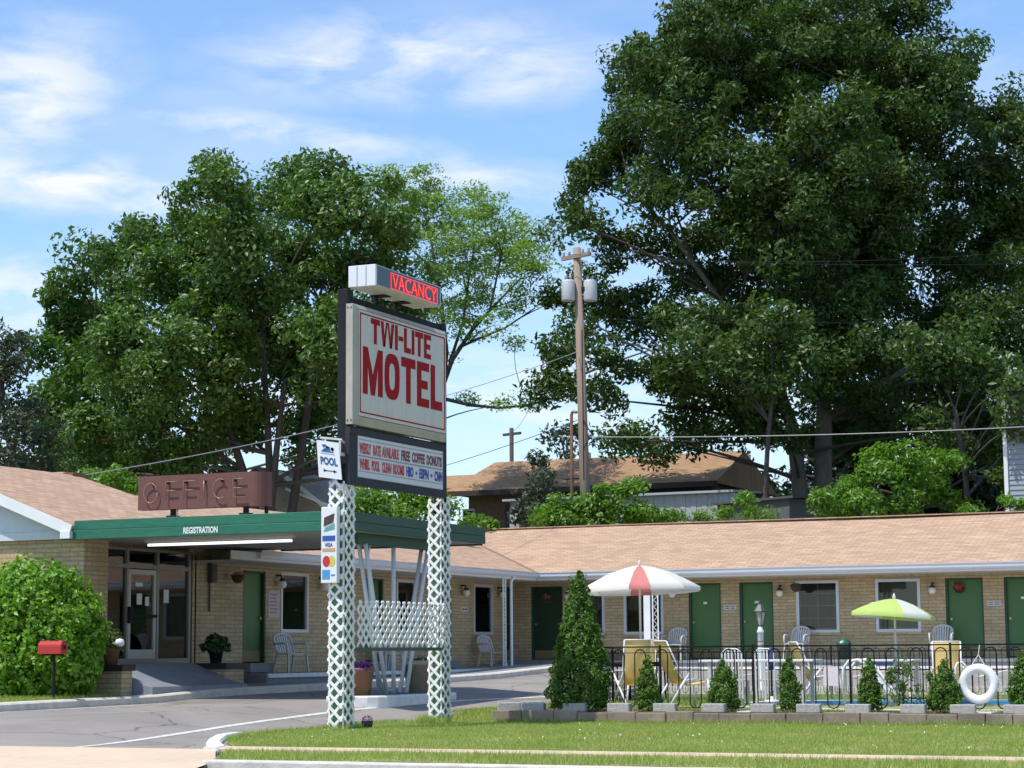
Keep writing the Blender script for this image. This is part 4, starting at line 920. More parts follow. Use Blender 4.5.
tree('oak_tree', at(815, 515, 78)-Vector((0,0,3.2)), 'huge dark green oak with twin trunks rising behind the right wing roof', oak, 78, OAKL, BARK, .42, .98, 205, .235, depth=4.5,
     skel=[[(803,540,.36),(799,480,.30),(793,430,.26),(775,375,.19),(740,310,.13)], [(825,540,.40),(823,470,.34),(824,400,.29),(821,320,.20),(812,240,.12),(802,170,.06)], [(824,420,.17),(862,395,.15),(905,370,.12),(950,330,.08)], [(822,330,.15),(850,250,.13),(880,180,.09),(890,100,.05)], [(795,440,.14),(745,410,.11),(700,385,.08),(650,350,.05)], [(776,372,.13),(720,300,.11),(670,230,.08),(630,190,.05)]], limb_r=.10, seed=3, up=.25, aspect=.42, shell=.25)
# lit boughs low in front of the oak, sunlight put into the brighter leaf colour
tree('lit_oak_boughs', at(775, 500, 72)-Vector((0,0,2.5)), 'bright green lit boughs in front of the dark oak crown', [(775,330,34,0),(745,350,30,0),(800,370,28,0),(720,370,22,0),(775,385,22,0),(690,330,18,0)], 71, OAKY, BARKD, .16, .8, 120, .21, depth=1,
     forks=[at(772, 400, 71)], limb_r=.08, seed=4, shell=.2)
tree('lit_oak_boughs', at(960, 500, 72)-Vector((0,0,2.5)), 'mid green boughs at the right edge in front of the oak, beside the grey house', [(915,345,32,0),(965,345,34,0),(1000,360,24,0),(940,375,24,0),(980,385,22,0),(1015,440,16,0),(1012,480,14,0),(1012,400,18,-6),(1018,385,16,-6),(1016,425,12,-6)], 71, OAKY, BARKD, .16, .8, 110, .21, depth=1,
     forks=[at(955, 410, 71)], limb_r=.08, seed=5, shell=.2)
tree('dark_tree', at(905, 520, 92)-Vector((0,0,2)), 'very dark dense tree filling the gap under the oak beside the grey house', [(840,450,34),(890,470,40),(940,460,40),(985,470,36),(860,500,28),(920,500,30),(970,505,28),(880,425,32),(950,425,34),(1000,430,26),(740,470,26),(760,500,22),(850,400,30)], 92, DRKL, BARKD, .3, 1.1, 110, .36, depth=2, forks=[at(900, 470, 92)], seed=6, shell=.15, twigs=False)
tree('evergreen_tree', at(1040, 400, 100)-Vector((0,0,9)), 'lighter green tree high at the right edge behind the oak', [(1020,230,30),(1040,280,36),(1035,180,26),(1050,340,36)], 98, MAPB, BARKD, .3, 1.1, 90, .36, depth=2, forks=[at(1040, 300, 98)], seed=7, shell=.2, twigs=False)
rw_ = [(u, 485+8*math.sin(u*.05), 30) for u in range(810, 1030, 26)]+[(u, 512, 24) for u in range(810, 1030, 24)]
tree('evergreen_tree', at(930, 520, 105)-Vector((0,0,3)), 'deep green backdrop of evergreens low behind the oak trunks', rw_, 105, DRKL, BARKD, .2, 1.2, 90, .40, depth=2, forks=[at(930, 500, 105)], seed=61, twigs=False, limb_r=.06)
# maples behind the left wing
tree('maple_tree', at(272, 492, 68)-Vector((0,0,2.6)), 'large dark maple with branching trunks behind the OFFICE sign', [(330,200,42),(290,190,40),(215,205,42),(250,215,46),(370,215,40),(405,225,28),(190,250,42),(245,265,55),(310,265,58),(370,290,45),(405,290,26),(160,290,42),(205,330,52),(270,330,55),(335,345,55),(385,340,34),(165,370,48),(225,385,45),(170,425,42),(320,400,40),(365,400,38),(390,430,26),(160,460,30),(205,450,30),(345,450,26),(212,175,18),(330,168,16),(130,400,36),(100,440,34),(140,470,26),(60,470,26),(240,430,34),(300,350,50),(260,400,30),(390,460,24),(360,475,20),(300,440,20),(230,300,50),(130,350,40)], 68, MAPL, BARKD, .19, .9, 240, .195, depth=4,
     forks=[at(205, 360, 68), at(262, 330, 68), at(320, 300, 68.5), at(285, 380, 67)], limb_r=.13, seed=8, shell=.2)
tree('light_maple_tree', at(85, 480, 76)-Vector((0,0,2.5)), 'lighter green maple left of the dark one, above the office roof', [(60,300,18),(75,275,16),(95,255,24),(125,240,28),(150,235,24),(65,320,24),(105,300,40),(60,360,34),(45,400,30),(95,350,42),(65,425,34),(105,410,42),(110,450,34),(60,455,26),(130,330,34)], 76, MAPB, BARKD, .2, .95, 200, .23, depth=3, forks=[at(90, 380, 76), at(110, 330, 77)], seed=9, shell=.3, limb_r=.11)
tree('grey_tree', at(15, 500, 60)-Vector((0,0,2)), 'greyish green tree cut off by the left edge above the office roof', [(8,345,20),(0,380,26),(20,405,20),(12,430,26),(38,440,20),(30,460,20),(-20,360,30),(0,460,26)], 60, GRYL, BARKD, .2, .7, 190, .20, depth=2, forks=[at(5, 420, 60)], seed=10, shell=.3, aspect=.3)
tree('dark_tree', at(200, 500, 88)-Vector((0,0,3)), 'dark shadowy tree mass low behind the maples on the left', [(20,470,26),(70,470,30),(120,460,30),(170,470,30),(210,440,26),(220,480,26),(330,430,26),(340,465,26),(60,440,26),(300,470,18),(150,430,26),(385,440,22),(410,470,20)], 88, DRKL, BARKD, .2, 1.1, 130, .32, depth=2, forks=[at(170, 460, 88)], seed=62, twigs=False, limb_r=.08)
# airy locust
loc = [(460,260,40),(500,250,38),(430,300,34),(400,240,34),(520,275,30),(470,310,30),(445,215,34),(490,215,28),(410,205,26),(400,190,24),(425,180,20),(445,200,26),(480,205,26),(505,225,22),(535,232,20),(415,225,28),(460,235,30),(500,255,28),(535,270,22),(440,265,26),(480,285,26),(520,300,22),(455,310,20),(495,325,16),(425,295,16),(545,250,12),(475,340,12),(500,405,12),(540,405,12),(465,400,10),(515,345,10)]
tree('locust_tree', at(438, 520, 84)-Vector((0,0,3)), 'airy feathery locust with thin bare branches right of the motel sign', loc+[(380,180,20),(360,190,18),(420,330,20),(440,350,16),(560,300,10)], 84, LOCL, BARKD, .12, .72, 88, .14, depth=3, skel=[[(428,520,.17),(433,450,.16),(441,395,.14),(446,352,.12),(441,300,.08),(431,240,.05),(421,200,.03)],
          [(441,398,.08),(470,405,.07),(500,408,.055),(530,405,.04),(556,397,.02)], [(443,385,.11),(452,360,.10),(472,330,.08),(492,308,.06),(521,278,.03)],
          [(450,362,.07),(463,322,.06),(470,270,.045),(478,228,.025)], [(458,348,.06),(480,338,.05),(505,328,.04),(535,308,.025)], [(490,310,.05),(500,262,.04),(506,228,.02)], [(446,350,.06),(425,320,.05),(400,270,.04),(385,200,.02)]], limb_r=.04, seed=12, flat=.5, up=1.0, shell=.2, aspect=.45, outw=.2)
# thin drooping twigs on the locust's lower right
tree('small_tree', at(565, 470, 125)-Vector((0,0,4)), 'small far tree seen low between the poles', [(560,432,14),(575,425,14),(585,440,12),(552,442,10),(568,452,12)], 125, GRYL, BARKD, .15, .9, 40, .30, depth=1, forks=[at(567, 440, 125)], seed=13, twigs=False, limb_r=.06)
tree('small_tree', at(640, 470, 110)-Vector((0,0,3)), 'small far tree peeping out beneath the left side of the oak', [(638,432,14),(650,440,16),(630,446,8)], 110, MAPB, BARKD, .15, .9, 50, .3, depth=1, forks=[at(640, 440, 110)], seed=14, twigs=False, limb_r=.06)
# shrubs behind the roofs
def shrub(name, label, lob, D, m, leaf=.16, per=80, sp=.45, seed=1, base_v=None, cat='shrub', group=None, up=.5, flat=.7, shell=.2, aspect=.45, depth=.6):
    us = [l[0] for l in lob]; u = sum(us)/len(us); v = max(l[1]+l[2] for l in lob)
    return tree(name, at(u, v+14, D), label, lob, D, m, BARKD, .05, sp, per, leaf, depth=depth, forks=[at(u, sum(l[1] for l in lob)/len(lob), D)], limb_r=.03, seed=seed, cat=cat, group=group, up=up, flat=flat, shell=shell, aspect=aspect)
shrub('bush', 'bright green bush behind the canopy, seen between the sign legs', [(365,500,18),(395,495,20),(425,500,18),(380,515,14),(410,512,14),(350,508,12),(440,512,10)], 60, BRIT, 0.150, 171, .6, 20)
shrub('bush', 'bright bush rising behind the office ridge left of the OFFICE sign', [(100,482,12),(118,480,12),(132,486,8),(90,478,8)], 58, BRIT, 0.136, 152, .5, 21)
shrub('sumac_bush', 'large feathery yellow-green bush on the right behind the roof', [(850,480,20),(880,465,20),(905,460,16),(935,458,14),(950,462,10),(900,488,24),(930,480,20),(870,500,22),(835,502,14),(905,508,20),(945,500,14),(820,500,10),(960,508,10)], 66, BRIT, 0.163, 171, .65, 22, flat=.6, up=.7)
shrub('sumac_bush', 'feathery bright bush in front of the utility pole', [(545,512,12),(580,505,16),(610,508,16),(645,512,10),(660,515,8),(565,505,14),(590,500,16),(615,495,14),(632,490,9),(600,515,18),(570,520,14),(630,510,14),(548,518,10)], 64, BRIT, 0.150, 171, .55, 23, flat=.6, up=.7)
shrub('sapling', 'thin dull green sapling left of the feathery bush by the pole', [(530,505,14),(545,495,12),(540,520,14),(520,518,9),(545,478,8),(538,460,4)], 66, GRYL, .18, 60, .5, 24)
shrub('weeds', 'low row of bright weeds between the grey shed and the roof ridge', [(650,518,7),(675,517,8),(700,519,7),(725,516,8),(750,516,9),(768,519,7),(745,503,6),(635,518,8)], 64, BRIT, 0.122, 133, .45, 25)
shrub('weeds', 'small clump of leaves below the corner of the house at the far left of the back lot', [(478,520,6),(490,524,6),(468,524,5)], 64, BRIT, .16, 60, .35, 26)
shrub('ivy', 'leafy branch hanging beside the wall of the grey house at the right edge', [(1010,500,8),(1018,506,8),(968,512,5)], 64, BRIT, .16, 60, .35, 27)

# ------------------------------------------------------------------ plants near the camera side
def solid_shrub(name, label, base, prof, m, leaf, n, cat='shrub', group=None, seed=1, aspect=.4, up=.3, clump=42, lump=.12, tops=()):
    """shrub built from its outline: prof is [(z, radius)] ; leaves fill the outer skin"""
    t = thing(name, base, 0, label, cat, group); rs = np.random.default_rng(seed)
    zs = np.array([p[0] for p in prof]); rr = np.array([p[1] for p in prof])
    wgt = np.interp(np.linspace(zs[0], zs[-1], 200), zs, rr)+.03; cdf = np.cumsum(wgt); cdf /= cdf[-1]
    z = np.interp(rs.uniform(0, 1, n), cdf, np.linspace(zs[0], zs[-1], 200)); a = rs.uniform(0, 2*math.pi, n)
    ph = rs.uniform(0, 6.28, 6)
    bump_ = 1+lump*(np.sin(a*3+ph[0]+z*3)*.5+np.sin(a*5+ph[1]-z*7)*.4+np.sin(a*8+ph[2]+z*13)*.35+np.sin(a*2+ph[3]-z*17)*.3)
    r = np.interp(z, zs, rr)*bump_*(1-.38*rs.uniform(0, 1, n)**2.2)
    P = np.stack([r*np.cos(a), r*np.sin(a), z], 1); P += rs.normal(size=P.shape)*leaf*.3
    ow = np.stack([np.cos(a), np.sin(a), np.full(n, .35)], 1)
    # most leaves gather in small sprays that stand out of the outline
    kc = max(12, int(n/clump)); ic = rs.integers(0, n, kc); own = rs.integers(0, kc, n); use = rs.uniform(0, 1, n) < .72
    cr = (.10+.05*rs.uniform(-1, 1, kc))*max(.55, min(1.6, rr.max()*1.5)); oc = ow[ic]; cen = P[ic]+oc*cr[:, None]*.25
    dd = rs.normal(size=(n, 3)); dd /= np.linalg.norm(dd, axis=1)[:, None]; Q = cen[own]+dd*(cr[own]*rs.uniform(.3, 1, n)**.5)[:, None]*np.array([.8, .8, 1.15])
    Q[:, 2] = np.maximum(Q[:, 2], .01); P = np.where(use[:, None], Q, P); ow = np.where(use[:, None], dd*.8+oc[own]*.4, ow)
    V, T = leaves(P, leaf, aspect, outward=ow, up=up)
    np_mesh('foliage', V, T, m, t)
    b = MB(True); H = zs[-1]
    b.tube([(0,0,-.1), (.01,.01,H*.5), (0,0,H*.85)], [max(.02, rr.max()*.07), rr.max()*.04, .008], 8); 
    random.seed(seed)
    for k in range(14):
        zz = H*random.uniform(.1, .75); a_ = random.uniform(0, 6.28); q = np.interp(zz+.1*H, zs, rr)*.8
        b.tube([(0,0,zz), (q*math.cos(a_), q*math.sin(a_), zz+.12*H)], [.012, .004], 5)
    b.build('trunk', BARKD, t); return t
solid_shrub('round_bush', 'big round glossy bright green bush by the office wall', (-23.5, 31.5, .5), [(0,.75),(.25,1.0),(.7,1.17),(1.2,1.16),(1.7,1.0),(2.1,.74),(2.36,.42),(2.5,.1)], BUSH, .095, 30000, 'bush', seed=2, lump=.07, aspect=.6, clump=55)
solid_shrub('arborvitae', 'tall cone-shaped arborvitae at the left end of the pool fence', (-13.87, 33.95, .34), [(0,.42),(.25,.50),(.6,.47),(.95,.39),(1.4,.28),(1.8,.17),(2.1,.08),(2.32,.01)], ARBL, .065, 22000, 'evergreen shrub', seed=3, lump=.12, aspect=.35, up=.6)
GRP = 'small arborvitae planted along the pool fence'
sm = [(-12.61,.30,.80,'small pointed arborvitae in front of the yellow chairs and red striped umbrella'),(-11.28,.38,.78,'wide rounded arborvitae right of the reclining yellow chair'),(-10.12,.24,.86,'narrow thin arborvitae before the slatted white chairs'),(-8.77,.27,.82,'narrow arborvitae beside the wispy weeds near the pool slide'),(-7.54,.37,.78,'cone arborvitae just left of the life ring'),(-6.30,.32,.88,'arborvitae cut off by the right edge beyond the life ring')]
for i, (x, r, h, lb) in enumerate(sm):
    solid_shrub('arborvitae', lb, (x, 33.92+.03*(i % 2), .33), [(0,r*.48),(h*.15,r*.60),(h*.45,r*.54),(h*.7,r*.34),(h*.9,r*.13),(h*1.04,.01)], ARBL, .062, int(3600*r/.3), 'evergreen shrub', GRP, seed=30+i, lump=.16, aspect=.35, up=.6)
solid_shrub('wispy_plant', 'loose pale green weed clump between two small arborvitae by the pool', (-8.25, 34.05, .33), [(0,.22),(.3,.30),(.55,.26),(.85,.10)], leafmat('wispy_leaves', [(.10,.17,.05),(.17,.25,.08)], .4), .08, 750, 'plant', seed=40, lump=.4)
solid_shrub('red_flower_plant', 'low plant with reddish leaves beyond the fence near the right edge', (-6.9, 40.8, .3), [(0,.2),(.3,.45),(.6,.5),(.85,.2)], leafmat('reddish_leaves', [(.10,.05,.02),(.22,.09,.03),(.09,.11,.03)], .3), .07, 1800, 'plant', seed=41, lump=.3)

# ------------------------------------------------------------------ raised bed, stone edging
b = MB(); b.prism([(-15.1,33.45),(4,33.45),(4,34.5),(-14.0,34.5),(-14.8,36.6),(-15.1,36.6)], .1, .285); o = b.build('planting_bed', SOIL); tag(o, kind='structure')
rw = thing('retaining_wall', (-15, 33.35, .15), 0, 'low wall of tumbled brown blocks edging the planting bed along the lawn', 'wall')
random.seed(5); b = MB(); x = -15.25
BLK = brickmat('brown_block', (.27,.205,.15), (.20,.165,.13), (.10,.07,.05), .6, .5, 'x', ms=.0, bump=.1, stain=.35)
while x < 4:
    L_ = random.uniform(.42, .62); j = random.uniform(-.02, .02); b.box(x+.006, x+L_-.006, 33.30+j, 33.50+j, .10, .30+random.uniform(-.03, .012)); x += L_
y = 33.52
while y < 36.6:
    L_ = random.uniform(.3, .42); j = random.uniform(-.02, .02); b.box(-15.27+j, -15.08+j, y+.006, y+L_-.006, .12, .30+random.uniform(-.01,.012)); y += L_
b.at_world('blocks', BLK, rw, bevel=.012)
caps = [-14.56,-13.79,-12.98,-12.17,-11.31,-10.46,-9.68,-8.86,-7.96,-7.17,-6.33,-5.5]
nth = ['nearest the tall arborvitae on its left','centred below the tall arborvitae','right of the tall arborvitae','left of the yellow recliner legs','below the wide rounded arborvitae','below the slatted white chairs','right of the narrow thin arborvitae','left of the wispy weeds','right of the wispy weeds','below the cone arborvitae by the life ring','just right of the life ring','beyond the right edge']
proto = None
random.seed(8)
for i, x in enumerate(caps):
    if proto is None:
        b = MB(); pr = [(-.205,-.08),(-.19,-.10),(.19,-.10),(.205,-.08),(.18,.10),(-.18,.10)]; b.prism(pr, 0, .145); o = b.build('cement_block', STONE, bevel=.015); proto = o
    else: o = proto.copy(); COL.objects.link(o)
    o.location = (x, 33.57+random.uniform(-.02,.02), .283); o.rotation_euler = (0, 0, random.uniform(-.06,.06)); tag(o, 'grey cement block on the bed edging, '+nth[i], 'block', 'grey cement blocks spaced along the bed edging')
for x, y, lb in ((-15.13,33.75,'pale cement block at the left corner of the bed edging'),(-15.12,34.7,'pale cement block set back along the left side of the bed'),(-14.1,35.2,'pale cement block behind the tall arborvitae near the corner')):
    o = proto.copy(); COL.objects.link(o); o.location = (x, y, .285); o.rotation_euler = (0, 0, .5); tag(o, lb, 'block', 'grey cement blocks spaced along the bed edging')

# ------------------------------------------------------------------ pool yard
POOL = [(-12.9,38.2),(-12.6,40.0),(-11.6,41.2),(-10.2,41.8),(-7,42.0),(-2,42.0),(-2,34.85),(-9.4,34.9),(-10.6,35.6),(-12.2,36.8)]
def inpoly(x, y, P):
    c = False; j = len(P)-1
    for i in range(len(P)):
        if (P[i][1] > y) != (P[j][1] > y) and x < (P[j][0]-P[i][0])*(y-P[i][1])/(P[j][1]-P[i][1])+P[i][0]: c = not c
        j = i
    return c
sheet('pool_yard', fr(-16.4, 2, 120), fr(34.5, 43.4, 60), lambda x, y: .29+max(0, y-42)*.06, mat('yard_grass', (.10,.13,.035), .95, var=.3, vscale=8, var2=.25, v2scale=1.5, bump=.5), inside=lambda x, y: x > yard_left(y) and not inpoly(x, y, [(-7+(a+7)*.96, 39+(c-39)*.96) for a, c in POOL]))
b = MB(); n = len(POOL); ins = [(-7+(a+7)*.95, 38.6+(c-38.6)*.93) for a, c in POOL]
V = [(a, c, .305) for a, c in POOL]+[(a, c, .305) for a, c in ins]+[(a, c, -.6) for a, c in ins]+[(a, c, .2) for a, c in POOL]
b.add(V, [((i+1) % n, i, n+i, n+(i+1) % n) for i in range(n)]+[(i, (i+1) % n, 3*n+(i+1) % n, 3*n+i) for i in range(n)], False)
o = b.build('pool_coping', mat('pool_coping', (.74,.71,.63), .7, var=.06)); tag(o, kind='structure')
b = MB(); V = [(a, c, .302) for a, c in ins]+[(a, c, -.9) for a, c in ins]; b.add(V, [(i, (i+1) % n, n+(i+1) % n, n+i) for i in range(n)]+[tuple(range(n, 2*n))], False)
o = b.build('pool_basin', mat('pool_blue_paint', (.05,.30,.62), .5)); tag(o, kind='structure')
wm = bpy.data.materials.new('pool_water'); wm.use_nodes = True; wn = wm.node_tree.nodes; wl = wm.node_tree.links; wn.remove(wn['Principled BSDF'])
tr = wn.new('ShaderNodeBsdfTransparent'); tr.inputs['Color'].default_value = (.45,.80,.92,1); gl = wn.new('ShaderNodeBsdfGlossy'); gl.inputs['Roughness'].default_value = .03; mxs = wn.new('ShaderNodeMixShader'); fz = wn.new('ShaderNodeFresnel'); fz.inputs['IOR'].default_value = 1.12
nz = wn.new('ShaderNodeTexNoise'); nz.inputs['Scale'].default_value = 5; bz = wn.new('ShaderNodeBump'); bz.inputs['Strength'].default_value = .35; bz.inputs['Distance'].default_value = .1; wl.new(nz.outputs['Fac'], bz.inputs['Height']); wl.new(bz.outputs[0], gl.inputs['Normal']); wl.new(bz.outputs[0], fz.inputs['Normal'])
wl.new(fz.outputs[0], mxs.inputs['Fac']); wl.new(tr.outputs[0], mxs.inputs[1]); wl.new(gl.outputs[0], mxs.inputs[2]); wl.new(mxs.outputs[0], wn['Material Output'].inputs['Surface'])
b = MB(); b.add([(a, c, .268) for a, c in ins], [tuple(range(n))[::-1]], False); o = b.build('pool_water', wm); tag(o, kind='structure')

b = MB(); b.bar((yard_left(36.6)-.05,36.6,.26),(yard_left(43.4)-.05,43.4,.36),.14,.34); b.box(-16.2,4,43.4,43.54,.2,.53); tag(b.build('yard_kerb', KERB, bevel=.01), kind='structure')
# arched wrought iron fence
def fence(name, label, P, Q, zf, H, group=None, sp=.125, post=2.05, r=.008, detail=True, top_tag=True):
    P = Vector((*P, 0)); Q = Vector((*Q, 0)); L_ = (Q-P).length; d = (Q-P)/L_; side = Vector((-d.y, d.x, 0))
    t = thing(name, (P.x, P.y, zf(P.x, P.y)), 0, label, 'fence', group); b = MB(True); n = int(L_/sp)
    def W(s, z): p = P+d*s; return Vector((p.x, p.y, zf(p.x, p.y)+z))
    k = 0; nseg = 6 if detail else 4
    # pairs of pickets joined by an arch at the top and, every other pair, a loop at the foot
    for k in range(0, n-1, 2):
        s0, s1 = k*sp, (k+1)*sp; rr = sp/2; ht = H-.045-rr
        up_ = [W(s0, .10), W(s0, ht)]+[W(s0+rr-rr*math.cos(a), ht+rr*math.sin(a)) for a in [math.pi*i/nseg for i in range(1, nseg)]]+[W(s1, ht), W(s1, .10)]
        b.tube(up_, r, 5, cap=False)
        if k+2 < n:
            q0, q1 = s1, s1+sp; lo = [W(q0, .10)]+[W(q0+rr-rr*math.cos(a), .10-rr*math.sin(a)*.9) for a in [math.pi*i/nseg for i in range(1, nseg)]]+[W(q1, .10)]
            b.tube(lo, r, 5, cap=False)
    b.at_world('pickets', BLACK, t)
    b = MB(); b.bar(W(0, H), W(L_, H), .028, .024); b.bar(W(0, H-.10), W(L_, H-.10), .014, .012); b.at_world('rail', BLACK, t)
    m = max(1, round(L_/post))
    for i in range(m+1): s = min(L_, i*L_/m); b = MB(); b.bar(W(s, -.05), W(s, H+.03), .032, .032, d); b.at_world('post', BLACK, t)
    return t
fz_ = lambda x, y: .33
fence('pool_fence', 'black arched iron fence along the street side of the pool behind the small shrubs', (-14.15,34.2), (2.5,34.2), fz_, 1.04, sp=.2, r=.011, post=1.6)
fence('pool_fence', 'far black iron fence between the pool and the parking bays', (-16.1,43.2), (2.5,43.2), lambda x, y: .36, 1.02, r=.007, sp=.12)
fence('pool_fence', 'side iron fence running back from the tall arborvitae', (-14.17,34.4), (-16.1,43.1), lambda x, y: .33, 1.02, sp=.16)

# life ring hung on the fence
lr = thing('life_ring', (-7.03, 34.12, .74), 0, 'white life ring hanging by a cord on the pool fence near the right edge', 'life ring')
b = MB(True); b.tube([(.25*math.cos(a)*1.0, 0, .25*math.sin(a)) for a in [2*math.pi*k/40 for k in range(40)]]+[(.25,0,0)], .073, 16, cap=False)
for i in range(len(b.v)): x, y, z = b.v[i]; b.v[i] = (x, y*.8, z)
b.build('ring', mat('ring_white', (.80,.80,.82), .45, var=.04), lr)
b = MB(); b.tube([(-.10,.0,.31), (0,.03,.46), (.02,.06,.62)], .008, 5); b.tube([(.10,.0,.31), (.0,.03,.46)], .008, 5); b.build('cord', OFFW, lr)
b = MB(); b.tube([(.30,-.02,.13),(.36,-.03,.0),(.30,-.02,-.12)], .008, 5); b.build('grab_cord', OFFW, lr)
b = MB(); b.prism([(-7.25,33.62),(-6.75,33.62),(-6.68,34.0),(-7.2,34.05)], .27, .305); o = b.build('white_slab', mat('white_slab', (.75,.72,.66), .8)); tag(o, 'white flat slab lying on the bed below the life ring', 'slab')
b = MB(); b.prism([(-10.95,33.65),(-10.55,33.65),(-10.6,34.0),(-10.9,34.05)], .27, .30); o = b.build('white_slab', mat('white_slab', (.75,.72,.66), .8)); tag(o, 'white flat slab lying on the bed right of the wide rounded arborvitae', 'slab')

# umbrellas
def umbrella(name, label, x, y, zb, ztop, R, drop, cols, tilt=0, tiltdir=0, ang=None, phase=0):
    cum = [phase]
    for q_ in ang: cum.append(cum[-1]+R_(q_))
    panels = len(ang)
    t = thing(name, (x, y, zb), 0, label, 'umbrella'); H = ztop-zb
    b = MB(); b.tube([(0,0,0), (0,0,H)], .022, 10); b.build('pole', OFFW, t)
    M = Matrix.Translation((0,0,H-.02)) @ Matrix.Rotation(tilt, 4, Vector((math.cos(tiltdir), math.sin(tiltdir), 0)))
    groups = {}
    for i in range(panels):
        mb = groups.setdefault(cols[i % len(cols)], MB(True)); a0 = cum[i]; a1 = cum[i+1]; na, nr = 6, 8; V = []
        for j in range(nr+1):
            s = j/nr
            for k in range(na+1):
                q = k/na; a = a0+(a1-a0)*q; rr = R*s*(1-.045*math.sin(math.pi*q)*s); z = -drop*(s**1.55) + .0
                V.append(M @ Vector((rr*math.cos(a), rr*math.sin(a), z)))
        for k in range(na+1):   # valance
            q = k/na; a = a0+(a1-a0)*q; rr = R*(1-.045*math.sin(math.pi*q)); V.append(M @ Vector((rr*math.cos(a), rr*math.sin(a), -drop-.07)))
        w_ = na+1; mb.add(V, [(j*w_+k, (j+1)*w_+k, (j+1)*w_+k+1, j*w_+k+1) for j in range(nr+1) for k in range(na)], True)
    for m, mb in groups.items():
        o = mb.build('canopy_panel', MATS[m], t)
    b = MB()
    for i in range(panels):
        a = cum[i]; b.tube([M @ Vector((0,0,-.05)), M @ Vector((R*.5*math.cos(a), R*.5*math.sin(a), -drop*.27-.02)), M @ Vector((R*math.cos(a), R*math.sin(a), -drop-.01))], .006, 4)
    b.build('ribs', OFFW, t)
    b = MB(True); b.lathe([(.03,0),(.035,.04),(.015,.1),(.0,.12)], tuple(M @ Vector((0,0,-.01))), 10); b.build('finial', OFFW, t)
    return t
def cloth(name, col):
    m = bpy.data.materials.new(name); m.use_nodes = True; n = m.node_tree.nodes; l = m.node_tree.links; p = n['Principled BSDF']; p.inputs['Base Color'].default_value = (*col, 1); p.inputs['Roughness'].default_value = .8
    tr = n.new('ShaderNodeBsdfTranslucent'); tr.inputs['Color'].default_value = (*col, 1); ms_ = n.new('ShaderNodeMixShader'); ms_.inputs['Fac'].default_value = .35; l.new(p.outputs[0], ms_.inputs[1]); l.new(tr.outputs[0], ms_.inputs[2]); l.new(ms_.outputs[0], n['Material Output'].inputs['Surface']); MATS[name] = m
cloth('cream_cloth', (.86,.83,.75)); cloth('pink_cloth', (.75,.26,.24)); cloth('lime_cloth', (.60,.74,.20)); cloth('pale_cloth', (.80,.80,.70))
umbrella('patio_umbrella', 'white and pink panelled patio umbrella over the dark table by the pool', -14.45, 38.5, .35, 2.98, 1.18, .46, ['pink_cloth','cream_cloth','cream_cloth'], ang=[20,35,35]*4, phase=R_(-80), tilt=R_(-2), tiltdir=R_(60))
umbrella('patio_umbrella', 'lime green and white beach umbrella beyond the pool fence on the right', -9.66, 39.4, .30, 2.27, .80, .30, ['lime_cloth','pale_cloth','lime_cloth','lime_cloth'], ang=[45]*8, phase=R_(-107), tilt=R_(-5), tiltdir=R_(-60))

def round_table(x, y, zb, r, label, top=BLACK):
    t = thing('patio_table', (x, y, zb), 0, label, 'table')
    b = MB(); b.lathe([(r*.2,.66),(r,.66),(r+.01,.68),(r+.01,.73),(r,.74),(.0,.74)], n=32); b.build('tabletop', top, t)
    for k in range(4): a = math.pi/4+k*math.pi/2; b = MB(); b.tube([(r*.75*math.cos(a), r*.75*math.sin(a), .69), (r*.8*math.cos(a), r*.8*math.sin(a), 0)], .018, 8); b.build('leg', top, t)
    return t
round_table(-14.45, 38.5, .35, .66, 'dark round patio table under the white and pink umbrella')

# folding sling chair: frame, back, seat; legs cross at the side
def sling_chair(label, loc, rz, back=58, seat_z=.40, cross=True):
    t = thing('sling_chair', loc, rz, label, 'chair', 'yellow sling chairs round the pool'); wd = .235; A = R_(back)
    hy = -.22; top = (hy-.78*math.cos(A), seat_z+.78*math.sin(A))
    b = MB(True); n = 6
    V = []; 
    for i in range(n+1):
        s = i/n; y_ = hy+(top[0]-hy)*s; z_ = seat_z+(top[1]-seat_z)*s; bow = -.04*math.sin(math.pi*s)
        for x_ in (-wd, wd): V.append((x_, y_+bow*math.sin(A), z_+bow))
    b.add(V, [(2*i, 2*i+1, 2*i+3, 2*i+2) for i in range(n)], True)
    o = b.build('back_sling', YEL, t); so = o.modifiers.new('solid', 'SOLIDIFY'); so.thickness = .008
    b = MB(True); V = []
    for i in range(n+1):
        s = i/n; y_ = hy+.52*s; z_ = seat_z+.05*s-.05*math.sin(math.pi*s)
        for x_ in (-wd, wd): V.append((x_, y_, z_))
    b.add(V, [(2*i, 2*i+1, 2*i+3, 2*i+2) for i in range(n)], True); o = b.build('seat_sling', YEL, t); so = o.modifiers.new('solid', 'SOLIDIFY'); so.thickness = .008
    b = MB(True); 
    for s in (-1, 1):
        x_ = s*(wd+.015); b.tube([(x_, hy+.04, seat_z-.05), (x_, top[0], top[1])], .014, 8); b.tube([(x_, hy, seat_z), (x_, hy+.54, seat_z+.06)], .014, 8)
    b.tube([(-wd-.015, top[0], top[1]), (wd+.015, top[0], top[1])], .014, 8); b.build('frame', PLAST, t)
    for s in (-1, 1):
        x_ = s*(wd+.04); b = MB(True); b.tube([(x_, hy+(.50 if cross else .12), seat_z+.22), (x_, hy-.34, 0)], .019 if cross else .024, 8); b.build('leg', PLAST, t)
        b = MB(True); b.tube([(x_, hy-.15, seat_z+.22), (x_, hy+.52, 0)] if cross else [(x_, hy+.46, seat_z+.05), (x_, hy+.50, 0)], .019, 8); b.build('leg', PLAST, t)
        b = MB(); b.bar((x_, hy-.22, seat_z+.235), (x_, hy+.32, seat_z+.235), .045, .02); b.build('armrest', PLAST, t)
    return t
